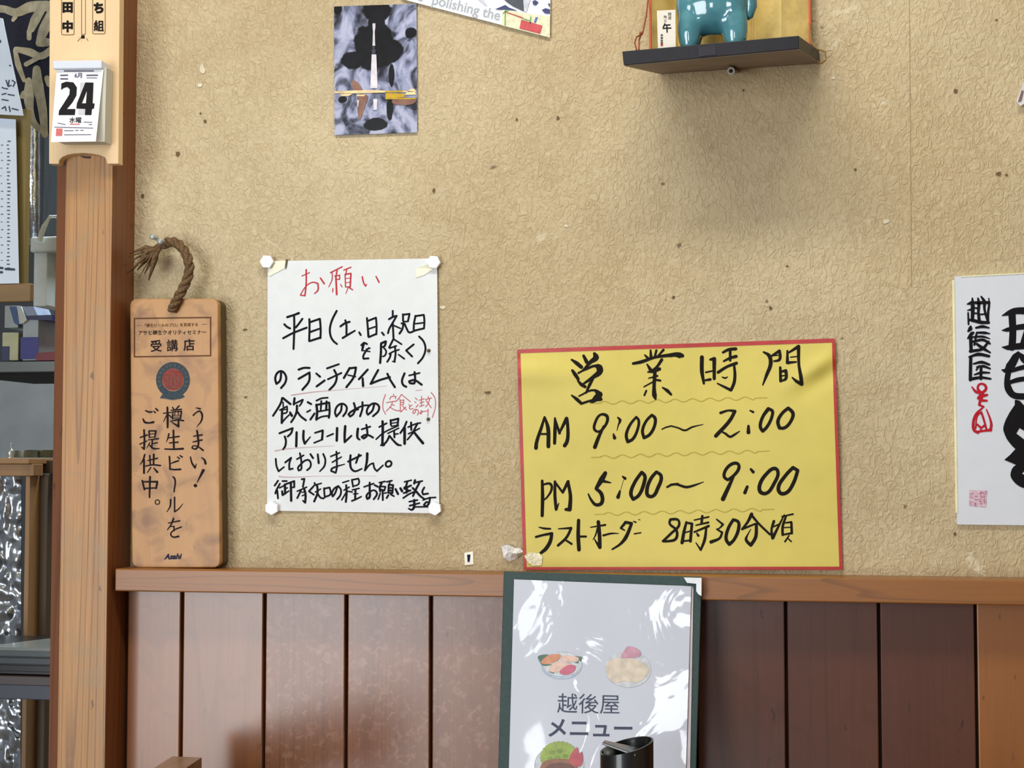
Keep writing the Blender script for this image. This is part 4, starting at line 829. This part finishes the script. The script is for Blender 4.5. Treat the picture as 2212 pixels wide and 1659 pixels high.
cal = empty('daily_calendar', W(170, 308, po+.012), 'block calendar showing a large black 24 hung on the pale wooden plaque', 'calendar')
# pages block
cf = po+.018
MB().prism([W(x, y, cf) for x, y in P('123,146 230,146 226,306 124,306')], .0175).build('page_block', mat('page_block_edge', (206, 204, 190), .7, .1, 3, (1, 500, 1)), cal)
MB().prism([W(x, y, cf+.006) for x, y in P('113,131 219,129.5 219.5,147.5 114,149')], .0235).build('header_bar', mat('header_white', (216, 222, 236), .3, .01, coat=.5), cal, bevel=.0012)
def pgo(x, y):
    v = (y-150)/157; return cf+.002+.010*v*v
pg = ((122.5, 151), (223.5, 150), (207, 305.5), (110, 307))
mb = MB(); sheet(mb, pg, pgo, .0003, 8, 16); mb.build('front_page', mat('page_white', (240, 242, 244), .5, .01), cal, smooth=True)
mb = MB(); K = 4.609
poly(mb, pgo, [P('608,895 610,830 660,812 730,820 765,870 760,950 720,1020 665,1085 750,1085 745,1145 582,1145 588,1100 640,1020 690,940 695,890 670,865 635,875')], .0005, 0, 0, K)
poly(mb, pgo, [P('850,820 930,822 922,1028 942,1030 935,1080 915,1085 910,1145 845,1145 850,1085 760,1080 765,1030'), P('865,900 855,1028 815,1028')], .0005, 0, 0, K)
ftext(mb, pgo, '水曜', 162.5, 259, 13.5, 1, 0, 0); ftext(mb, pgo, '水曜', 163, 259.4, 13.5, 1, 0, 0, lift=.0006)
mb.build('numeral', inkmat('calendar_black', (44, 42, 44)), cal, label='bold black 24 and weekday')
mb = MB(); ftext(mb, pgo, '6月', 169, 163, 12, 1, 0, .03); strokes(mb, pgo, 0, 0, K, 12, '640,707 930,706')
strokes(mb, pgo, 0, 0, K, 14, '605,750 672,748;605,785 672,785;865,750 970,748')
strokes(mb, pgo, 0, 0, K, 7, '865,775 965,775;575,1225 650,1240;835,1215 915,1218;885,1238 915,1240;545,1265 925,1275;640,1300 730,1300;750,1297 780,1297;800,1297 830,1297;640,1342 905,1340')
mb.build('small_print', inkmat('calendar_violet', (96, 92, 118)), cal)
mb = MB(); poly(mb, pgo, [P('560,1278 622,1280 618,1352 555,1352')], .0005, 0, 0, K); strokes(mb, pgo, 0, 0, K, 10, '700,1235 790,1237'); mb.build('red_mark', inkmat('calendar_red', (214, 116, 116)), cal)
mb = MB(); poly(mb, pgo, [P('800,822 845,822 815,1000 795,1000')], .0004, 0, 0, K); poly(mb, pgo, [P('780,1090 848,1090 845,1140 776,1140')], .0004, 0, 0, K); mb.build('grey_mark', inkmat('calendar_grey', (204, 206, 212)), cal)
# hook above arch
MB().prism([W(x, y, .0625) for x, y in P('172,337 196,338 193,342 180,341')], .002).build('nail_plate', mat('nail_dark', (52, 36, 30), .5, metal=.5), label='small dark nail plate on the post under the arch of the pale plaque', cat='nail')

# ------------------------------------------------------------------ menu leaning against the ledge
def moff(x, y): return .0565+(y-1240)/620*.045
tz = W(1290, 1862, moff(0, 1862)).z
menu = empty('menu', Vector((W(1290, 1862, .14).x, -.10, tz)), 'dark green menu folder with a white glossy title page leaning on the timber ledge', 'menu')
M_grn = mat('menu_green', (38, 66, 64), .5, .1, 200, bump=.3, bscale=800)
def slab(mb, c, o0, th):
    fr = [W(x, y, moff(x, y)+o0) for x, y in c]; bk = [p+Vector((0, th, 0)) for p in fr]; mb.hexa(fr, bk)
mb = MB(); slab(mb, P('1070,1862 1498,1862 1516,1246 1088,1234.5'), 0, .004); mb.build('back_cover', M_grn, menu, bevel=.0008)
M_pg = mat('menu_page', (196, 200, 214), .35, .01, 12, coat=1, coatbump=.32)
mb = MB(); sheet(mb, ((1110.5, 1251.5), (1493, 1267), (1476, 1858), (1094, 1856)), lambda x, y: moff(x, y)+.0040+.0003*math.sin(x/31)+.0004*math.sin(y/45+x/80), .001, 30, 40)
mb.build('title_page', M_pg, menu, smooth=True)
mb = MB(); slab(mb, P('1480,1858 1487,1858 1498,1268 1492,1268'), .0012, .001); mb.build('page_edge', mat('page_edge', (206, 194, 200), .4), menu)
mb = MB(); slab(mb, P('1096,1858 1480,1858 1496,1266 1112,1252'), .0002, .0008); mb.build('inner_pages', mat('inner_pages', (214, 212, 220), .5), menu)
mb = MB()
q = P('1477,1247.5 1515.5,1248.5 1515,1287.5 1508,1283 1504,1277 1504,1261 1484,1259')
fr = [W(x, y, moff(x, y)+.0050) for x, y in q]; mb.prism(fr[::-1], .0092); mb.build('metal_corner', mat('corner_metal', (236, 238, 240), .2, metal=.5), menu)
go = lambda x, y: moff(x, y)+.0040+.0003*math.sin(x/31)+.0004*math.sin(y/45+x/80)
mi = inkmat('menu_ink', (78, 84, 104), .35); mi.node_tree.nodes['Principled BSDF'].inputs['Coat Weight'].default_value = 1
mb = MB()
ftext(mb, go, '越後屋', 1271, 1520, 46, 1.0, .02, 0); ftext(mb, go, 'メニュー', 1275, 1573, 46, 1.03, .01, .02)
mb.build('lettering', mi, menu)
Z = 3.78
def mp_(name, col, loops, lift=.0007):
    mm = mat('menu_'+name+str(len(MATS)), col, .4, .12, 150, coat=1)
    for l in loops:
        mb = MB(); poly(mb, go, [l if not isinstance(l, str) else (soft(P(l)) if len(P(l)) > 4 else P(l))], lift, 1060, 1220, Z); mb.build(name, mm, menu)
mp_('plate_picture', (180, 200, 222), [ell(580, 820, 168, 112)], .0006); mp_('plate_rim', (214, 220, 226), [ell(582, 812, 158, 100)], .0008)
mp_('leaf_picture', (70, 110, 84), ['388,745 470,735 440,800 500,815 430,825 400,790', '640,740 745,752 735,790 700,770', '460,870 520,880 515,890', '680,800 720,785 715,805'], .0010)
mp_('salmon_picture', (222, 148, 104), ['470,740 540,728 572,745 530,790 440,812 412,790'], .0012)
mp_('shrimp_picture', (232, 196, 180), ['470,850 540,790 600,800 660,810 600,850 520,880', '560,755 640,740 720,760 690,790 600,790'], .0011)
mp_('tuna_picture', (206, 100, 128), ['570,860 630,820 690,825 680,870 620,900 565,885'], .0013)
mp_('plate_picture', (206, 210, 216), [ell(1120, 850, 190, 150, 30, .1)], .0005)
mp_('fried_picture', (222, 208, 188), ['950,800 1050,760 1180,770 1290,850 1250,930 1180,960 1090,950 1000,960 950,900'], .0008)
mp_('garnish_picture', (206, 150, 172), ['1130,665 1215,700 1210,750 1070,760 1090,700'], .0010)
mp_('plate_picture', (188, 192, 202), [ell(560, 1640, 205, 170)], .0004); mp_('plate_rim', (208, 212, 224), [ell(560, 1642, 196, 160)], .0006)
saw = [(560+155*math.cos(a)*(1+.04*math.sin(a*31)), 1570+128*math.sin(a)*(1+.04*math.cos(a*27))) for a in [k*2*PI/90 for k in range(90)]]
mp_('lettuce_picture', (152, 176, 62), [saw], .0010)
mp_('lettuce_fold', (124, 150, 48), [ell(500, 1530, 22, 14), ell(560, 1520, 24, 13), ell(610, 1560, 22, 13), ell(480, 1580, 20, 12), ell(545, 1575, 22, 13)], .0013)
mp_('tomato_picture', (196, 78, 92), ['640,1580 700,1490 720,1540 745,1530 750,1610 720,1650 660,1630'], .0014)
mp_('cutlet_picture', (146, 92, 62), ['410,1640 480,1590 640,1590 700,1650 720,1760 400,1760'], .0014)
mp_('cutlet_crust', (108, 58, 38), ['430,1670 520,1620 650,1630 690,1680 690,1760 420,1760'], .0017)

# ------------------------------------------------------------------ table, dispenser, chair
M_tab = wood('table_wood', (132, 84, 50), (84, 48, 28), axis='X', rings=8, across=9, along=.7, rough=.35, coat=.6)
tx0, tx1 = W(1055, 1800, .1).x, 1.5
tab = empty('dining_table', ((tx0+tx1)/2, -.42, 0), 'brown wooden dining table against the wall below the frame', 'table')
MB().box((tx0, -.80, tz-.03), (tx1, -.035, tz)).build('tabletop', M_tab, tab, bevel=.003)
for x in (tx0+.05, tx1-.05):
    for y in (-.75, -.10):
        MB().box((x-.025, y-.025, 0), (x+.025, y+.025, tz-.03)).build('leg', M_tab, tab, bevel=.002)
do = .27; dc = W(1354, 1700, do); R = (W(1412, 1640, do).x-W(1297, 1640, do).x)/2
ztop = W(1354, 1596, do).z; zl = W(1354, 1626, do).z; zb = tz
disp = empty('sauce_dispenser', (dc.x, -do, tz), 'black cylindrical sauce dispenser with slanted open top and lifted flap before the menu', 'dispenser')
M_blk = mat('black_plastic', (22, 24, 24), .28, .1, coat=.3)
mb = MB(); seg = 96; vs = []; 
def rimz(a): return (ztop+zl)/2+(ztop-zl)/2*math.cos(a-.5)*1.05
for rr_, zf in ((R, lambda a: zb), (R*1.0, lambda a: rimz(a)), (R*.93, lambda a: rimz(a)), (R*.90, lambda a: zl-.022)):
    for k in range(seg):
        a = 2*PI*k/seg; vs.append((dc.x+rr_*math.cos(a), -do+rr_*math.sin(a), zf(a)))
fs = [(i*seg+k, i*seg+(k+1) % seg, (i+1)*seg+(k+1) % seg, (i+1)*seg+k) for i in range(3) for k in range(seg)]+[tuple(range(seg-1, -1, -1)), tuple(3*seg+k for k in range(seg))]
mb.add(vs, fs); mb.build('body', M_blk, disp)
a0 = W(1303, 1603.5, do+.01); a1 = W(1378, 1625, do+.006)
d = (a1-a0); n_ = Vector((0, 1, 0)); u_ = d.cross(n_).normalized()*.0012
mb = MB(); w0, w1 = .006, .017
mb.hexa([a0-n_*w0-u_, a1-n_*w1-u_, a1-n_*w1+u_, a0-n_*w0+u_], [a0+n_*w0-u_, a1+n_*w1-u_, a1+n_*w1+u_, a0+n_*w0+u_]); mb.build('flap', M_blk, disp, bevel=.0005)
MB().lathe(W(1317, 1650, do+.004), [(.006, -.004), (.006, .012), (.0045, .015), (.001, .016)], 14).build('nozzle', mat('nozzle_grey', (92, 92, 84), .4), disp, smooth=True)
MB().box((dc.x-R*.55, -do-R*.25, zl-.024), (dc.x-R*.1, -do+R*.3, zl-.006)).build('valve_block', mat('valve_dark', (40, 42, 42), .35), disp, bevel=.002)

M_ch = wood('chair_wood', (150, 118, 86), (110, 80, 54), axis='Y', rings=6, across=14, along=1.5, rough=.4, coat=.4)
c_far = W(404, 1635, .10); c_near = W(235, 1712, .47); zc = c_far.z
c_near = Vector((c_near.x, -.47, zc))
chair = empty('dining_chair', ((c_far.x+c_near.x)/2+.0, -.285, 0), 'brown wooden dining chair whose backrest top shows at the bottom left', 'chair')
hw = Vector((.017, 0, 0))
pts = [c_far.lerp(c_near, k/10) for k in range(11)]
mb = MB()
for k in range(11): pts[k] = pts[k]+Vector((-.012*math.sin(k/10*PI), 0, 0))
for k in range(10):
    a, c = pts[k], pts[k+1]; dz = Vector((0, 0, -.07))
    mb.hexa([a-hw+dz, a+hw+dz, a+hw, a-hw], [c-hw+dz, c+hw+dz, c+hw, c-hw])
mb.build('top_rail', M_ch, chair)
for p in (pts[1], pts[9]):
    MB().box((p.x-.014, p.y-.016, 0), (p.x+.014, p.y+.016, zc-.05)).build('rear_leg', M_ch, chair, bevel=.003)
sx0 = min(p.x for p in pts)-.01
MB().box((sx0, -.47, .41), (sx0+.34, -.10, .445)).build('seat', M_ch, chair, bevel=.006)
for y in (-.45, -.12): MB().box((sx0+.29, y-.016, 0), (sx0+.322, y+.016, .41)).build('front_leg', M_ch, chair, bevel=.003)
MB().box((pts[5].x-.006, -.44, .60), (pts[5].x+.006, -.13, .64)).build('back_slat', M_ch, chair, bevel=.002)

# ------------------------------------------------------------------ kitchen seen left of the post
def kbox(x0, y0, x1, y1, off, depth):
    a = W(x0, y1, off); c = W(x1, y0, off); return (a.x, -off, a.z), (c.x, -off+depth, c.z)
# navy cloth with pale brush pattern
cloth = empty('noren_curtain', W(60, 300, -.30), 'navy cloth curtain with pale brush-stroke pattern at the top left', 'curtain')
cofs = lambda x, y: -.30+.006*math.sin(x/14)
mb = MB(); sheet(mb, ((-40, -40), (150, -40), (150, 330), (34, 225)), cofs, .001, 24, 10); mb.build('cloth', mat('navy_cloth', (24, 28, 46), .9, .15, 200), cloth, smooth=True)
mb = MB(); strokes(mb, cofs, 0, 0, 4.609, 60, '''-60,90,70 40,90,60 160,125,70 300,70,90 480,60,90;430,60,70 350,200,80 310,290,60;520,160,110 440,290,90 390,430,60;500,420,60 420,420,80;290,310,40 290,380,40
150,500,34 180,640,50 240,800,34;160,490,44 300,520,66 400,560,60 520,490,60;410,560,36 260,640,40;365,690,66 375,860,100 400,960,80 425,1100,74 445,1340,54;285,800,50 285,960,90 300,1100,60 340,1230,56 450,1330,44;240,930,50 220,960,40;470,780,50 500,830,70;150,170,40 130,200,30''', .001, wk=1.2)
mb.build('pattern', mat('pattern_beige', (176, 168, 142), .9, .15, 90), cloth, label='pale brush-stroke pattern')
# framed price list
fr = empty('price_board', W(20, 650, -.20), 'olive wooden framed board holding a white price list at the left edge', 'board')
MB().box(*kbox(-120, 235, 58, 655, -.215, .012)).build('backboard', mat('olive_wood', (128, 108, 50), .55, .15, 30, (1, 1, .15)), fr)
MB().box(*kbox(-120, 612, 66, 655, -.205, .01)).build('bottom_bar', mat('ochre_wood', (140, 108, 60), .5, .2, 30, (.1, 1, 1)), fr, bevel=.001)
mb = MB(); sheet(mb, ((-80, 250), (34, 258), (41, 612), (-80, 615)), flat(-.204), .0005, 4, 6); mb.build('price_list', mat('list_paper', (204, 216, 230), .5, .01), fr)
mb = MB(); rr = random.Random(2); ko = flat(-.2035)
for i in range(34):
    y = 305+i*8.3; strokes(mb, ko, 16+rr.uniform(-1, 1), y, 1, 2.2, '0,0 %.1f,0' % (2+rr.random()*3)) ; 
    if i % 2: strokes(mb, ko, 2+rr.uniform(-1, 1), y, 1, 1.6, '0,0 %.1f,0' % (1+rr.random()*3))
strokes(mb, ko, 0, 0, 1, 5, '12,581 30,582;-4,578 5,579;-4,588 4,588')
mb.build('lettering', inkmat('list_ink', (70, 78, 92)), fr)
nt_ = empty('memo_sheet', W(10, 250, -.19), 'pale blue-white handwritten memo sheet curling at the top left edge', 'paper')
mo = lambda x, y: -.185+.008*math.sin(y/40)
mb = MB(); sheet(mb, ((-70, 20), (6, 40), (51, 250), (-60, 244)), mo, .0005, 8, 14); mb.build('paper', mat('memo_paper', (196, 208, 222), .5, .02), nt_, smooth=True)
mb = MB(); strokes(mb, mo, 0, 0, 4.609, 12, '60,800 80,860;90,800 80,860 110,850;120,800 150,820 130,860;20,870 40,880;50,880 75,885;20,940 60,930;80,940 140,950;20,990 80,1000;20,1080 50,1060 60,1100;90,1060 100,1110;120,1080 180,1095;95,650 105,655;0,400 5,420', .0006); mb.build('lettering', inkmat('memo_ink', (60, 74, 96)), nt_)
# steel duct and grey strip
M_steel = mat('brushed_steel', (150, 158, 166), .28, .1, 20, (4, 1, .3), metal=.9, bump=.6, bscale=14)
tp = W(71, 215, -.62)
MB().tube([Vector((tp.x, tp.y, 2.45)), tp, W(71, 380, -.62), W(74, 530, -.62)], [.0125, .0125, .0125, .010], 14).build('foil_tube', mat('shiny_foil', (214, 218, 222), .16, .1, 60, metal=1, bump=1, bscale=55), smooth=True, label='shiny foil-wrapped pipe behind the price list', cat='pipe')
MB().box(*kbox(89, 200, 125, 780, -.72, .02)).build('steel_door', mat('dark_steel', (70, 78, 82), .4, .15, 30, (6, 1, .3), metal=.6), label='dark grey steel panel between the foil pipe and the post', cat='door')
# white case with strap
wc = empty('white_case', W(95, 660, -.42), 'white plastic case with a strap standing above the shelf of boxes', 'case')
MB().box(*kbox(71, 536, 102, 662, -.42, .08)).build('body', mat('case_white', (190, 198, 198), .5, .05), wc, bevel=.002)
MB().box(*kbox(64, 510, 128, 545, -.41, .09)).build('lid', mat('case_white', (190, 198, 198), .5), wc, bevel=.003)
MB().box(*kbox(103, 548, 130, 660, -.45, .06)).build('side_panel', mat('case_blue', (150, 174, 200), .5), wc, bevel=.001)
MB().tube([W(85, 520, -.405), W(95, 490, -.40), W(108, 468, -.405), W(128, 468, -.41)], .004, 8, flat=.4).build('strap', mat('strap_white', (206, 212, 208), .6), wc)
# kitchen shelf and boxes
MB().box(*kbox(-60, 780, 140, 804, -.50, .25)).build('kitchen_shelf', mat('shelf_grey', (104, 112, 112), .5, .08, 20), label='grey kitchen shelf board carrying cartons left of the post', cat='shelf')
def carton(x0, y0, x1, y1, off, d, col, nm, lab, cat, rot=0, band=None):
    e_ = empty(nm, W((x0+x1)/2, y1, off), lab, cat)
    MB().box(*kbox(x0, y0, x1, y1, off, d)).build('body', mat(nm+str(len(MATS)), col, .45, .08), e_, bevel=.001)
    if band:
        (bx0, by0, bx1, by1, bc) = band; MB().box(*kbox(bx0, by0, bx1, by1, off+.001, .001)).build('printed_band', mat(nm+'_b'+str(len(MATS)), bc, .45), e_)
    return e_
carton(48, 689, 83, 779, -.51, .1, (150, 158, 162), 'carton', 'carton with pale upper half and deep blue lower half on the grey shelf', 'carton', band=(44, 728, 83, 776, (44, 42, 120)))
carton(4, 718, 40, 779, -.515, .08, (176, 176, 140), 'carton', 'cream carton with a navy corner at the left end of the grey shelf', 'carton', band=(4, 748, 20, 779, (36, 40, 84)))
carton(86, 690, 128, 762, -.60, .1, (46, 56, 52), 'carton', 'dark green carton at the back of the grey shelf beside the post', 'carton')
MB().prism([W(x, y, -.50) for x, y in P('76,770 82,762 128,758 128,778 78,779')], .06).build('red_pouch', mat('dark_red', (110, 26, 34), .4), label='dark red flat pouch at the right of the grey shelf', cat='pouch')
MB().box(*kbox(10, 660, 40, 708, -.53, .05)).build('carton', mat('white_box', (150, 156, 156), .5), label='grey-white box tilted at the top of the carton pile', cat='carton')
MB().prism([W(x, y, -.505) for x, y in P('20,662 34,662 42,700 38,703 30,697')], .05).build('book', mat('blue_book', (46, 70, 116), .4), label='blue booklet leaning on the left carton pile', cat='book')
MB().prism([W(x, y, -.503) for x, y in P('36,662 45,662 58,691 50,698 42,700')], .05).build('book', mat('white_book', (176, 178, 172), .5), label='white booklet leaning beside the blue booklet', cat='book')
MB().prism([W(x, y, -.507) for x, y in P('48,662 72,662 82,683 57,686')], .05).build('book', mat('navy_book', (128, 140, 160), .4, .1), label='grey-blue booklet lying on the blue carton', cat='book')
MB().prism([W(x, y, -.506) for x, y in P('57,682 112,680 112,692 57,690')], .07).build('folder', mat('navy_folder', (28, 34, 76), .4), label='navy folder lying flat across the carton tops', cat='folder')
MB().box(*kbox(-60, 802, 140, 815, -.53, .2)).build('gap_shade_strip', mat('gap_black', (12, 14, 16), .8), label='black strip standing in for the shaded gap under the grey shelf', cat='board')  # black slab put where the gap is only in shade
MB().box(*kbox(-90, 812, 150, 990, -.80, .02)).build('steel_backsplash', mat('splash_steel', (140, 146, 148), .35, .18, 7, metal=.35), label='brushed steel back panel above the wooden counter', cat='panel')
# counter bits
MB().lathe(W(95, 988, -.50), [(.001, 0), (.027, 0), (.027, .011), (.001, .011)], 26).build('lid', mat('olive_tin', (84, 84, 62), .4, .1, metal=.4), smooth=False, label='flat olive round tin on the counter beside the post', cat='tin')
MB().lathe(W(55, 988, -.46), [(.001, 0), (.018, 0), (.018, .010), (.001, .010)], 26).build('lid', mat('grey_tin', (96, 98, 84), .4, .1, metal=.4), smooth=False, label='flat grey round tin behind the metal knob', cat='tin')
MB().lathe(W(23, 991, -.40), [(.0005, 0), (.0075, 0), (.0045, .003), (.0062, .009), (.005, .013), (.0015, .015), (.0012, .022), (.0003, .023)], 16).build('metal_knob', mat('knob_steel', (190, 194, 188), .2, metal=.8), smooth=True, label='small bright metal knob on the counter top', cat='knob')
# counter: timber frame with foil insulation
ct = empty('counter_unit', W(50, 1660, -.42), 'timber framed kitchen unit clad in crinkled silver foil left of the post', 'cabinet')
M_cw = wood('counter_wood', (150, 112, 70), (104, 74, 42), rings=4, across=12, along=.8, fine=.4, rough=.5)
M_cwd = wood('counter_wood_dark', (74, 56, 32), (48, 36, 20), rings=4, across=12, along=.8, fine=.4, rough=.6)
M_foil = mat('insulation_foil', (168, 174, 182), .24, .12, 50, metal=.9, bump=.5, bscale=36)
MB().box(*kbox(-90, 990, 62, 1002, -.385, .20)).build('top_board', M_cw, ct, bevel=.001)
MB().box(*kbox(-90, 1002, 72, 1028, -.395, .03)).build('top_rail', M_cw, ct, bevel=.001)
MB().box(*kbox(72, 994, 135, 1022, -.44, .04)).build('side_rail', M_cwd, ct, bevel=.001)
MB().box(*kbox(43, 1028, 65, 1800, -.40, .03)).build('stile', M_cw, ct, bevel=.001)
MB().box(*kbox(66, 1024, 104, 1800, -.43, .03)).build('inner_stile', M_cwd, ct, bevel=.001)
mb = MB(); fo = lambda x, y: -.41+.008*mnz.noise((x/19, y/23, 0))+.004*mnz.noise((x/8, y/9, 5))
sheet(mb, ((-90, 1026), (46, 1026), (44, 1800), (-90, 1800)), fo, .001, 30, 120); mb.build('foil_panel', M_foil, ct, smooth=True)
MB().box(*kbox(100, 1020, 140, 1800, -.62, .02)).build('gap_shade_panel', mat('gap_shade_black', (14, 14, 12), .7), label='black panel standing in for the shaded gap beside the post', cat='cupboard')  # black panel painted as the darkness of the gap
# things glimpsed in the gap
for (x0, y0, x1, y1, c, l, nm, ca) in ((102, 1082, 124, 1096, (70, 100, 74), 'green lid glimpsed in the gap beside the post', 'lid', 'lid'), (102, 1096, 124, 1128, (96, 108, 98), 'grey-green jar glimpsed in the gap under the green lid', 'jar', 'jar'), (100, 1243, 113, 1254, (160, 164, 150), 'small pale cup in the lower gap beside the post', 'cup', 'cup'), (100, 1320, 120, 1332, (120, 124, 112), 'small grey block low in the gap beside the post', 'block', 'block')):
    MB().lathe(W((x0+x1)/2, y1, -.56), [(.001, 0), ((x1-x0)*.00034, 0), ((x1-x0)*.00036, (y1-y0)*.0006), (.001, (y1-y0)*.00062)], 16).build(nm, mat(nm+'_glimpse', c, .5), label=l, cat=ca)
mb = MB()
mb.tube([W(103, 1173, -.55), W(112, 1172, -.55), W(124, 1176, -.55)], .0042, 8); mb.tube([W(103, 1190, -.55), W(113, 1187, -.55), W(124, 1188, -.55)], .005, 8); mb.tube([W(104, 1225, -.55), W(112, 1210, -.55), W(124, 1204, -.55)], .006, 8)
mb.build('pink_cloth', mat('pink_cloth', (188, 142, 130), .7), smooth=True, label='folded pinkish cloth glimpsed in the gap beside the post', cat='cloth')
# black trays
TR = ((1398, 1405, (92, 98, 98)), (1407, 1421, (70, 78, 82)), (1423, 1437, (58, 66, 72)), (1439, 1452, (26, 28, 30)))
for i, (y0, y1, c) in enumerate(TR):
    e_ = empty('tray', W(50, y1, -.20), 'black lacquer tray, %s of the stack left of the post' % ['topmost', 'second from the top', 'third from the top', 'lowest'][i], 'tray', 'stacked black trays')
    MB().box(*kbox(-150, y0+6, 135, y1-1.5, -.20, .16)).build('base', mat('tray_black', (14, 16, 18), .3), e_)
    if i:
        MB().box(*kbox(-150, y0+.5, 135, y0+6.5, -.196, .006)).build('rim', mat('tray_rim_%d' % i, c, .25, coat=.5), e_, bevel=.0006)
    else:
        zt = W(0, 1397, -.20).z; fl = W(-150, 1397, -.20); fr_ = W(135, 1397, -.196); bl_ = W(-150, 1440, -.21); br_ = W(135, 1366, -.37)
        lo = Vector((0, 0, -.004)); pts = [Vector((fl.x, -(-.196), zt)), Vector((fr_.x, .196, zt)), Vector((br_.x+.02, .345, zt)), Vector((W(-10, 1390, -.22).x, .215, zt)), Vector((fl.x, .205, zt))]
        mb = MB(); n = 5; mb.add([p+lo for p in pts]+pts, [tuple(range(n)), tuple(range(2*n-1, n-1, -1))]+[(k, (k+1) % n, (k+1) % n+n, k+n) for k in range(n)])
        mb.build('lit_top_face', mat('tray_lit_face', (112, 118, 114), .3, coat=.4), e_)  # paler than the tray: light falling on the top is in the colour
e_ = empty('serving_board', W(50, 1505, -.19), 'dark grey-brown shelf board with a blue-grey edge under the black trays', 'shelf')
MB().box(*kbox(-150, 1463, 135, 1482, -.19, .18)).build('top_edge', mat('board_brown', (66, 54, 54), .4), e_, bevel=.001)
MB().box(*kbox(-150, 1482, 135, 1505, -.188, .18)).build('front_edge', mat('board_slate', (52, 56, 70), .4), e_, bevel=.001)
MB().tube([W(98, 1508, -.50), W(107, 1512, -.50), W(110, 1530, -.50), W(106, 1545, -.50)], .003, 8).build('pipe_bend', mat('pipe_grey', (120, 128, 122), .3, metal=.5), smooth=True, label='bent grey pipe in the gap below the trays', cat='pipe')
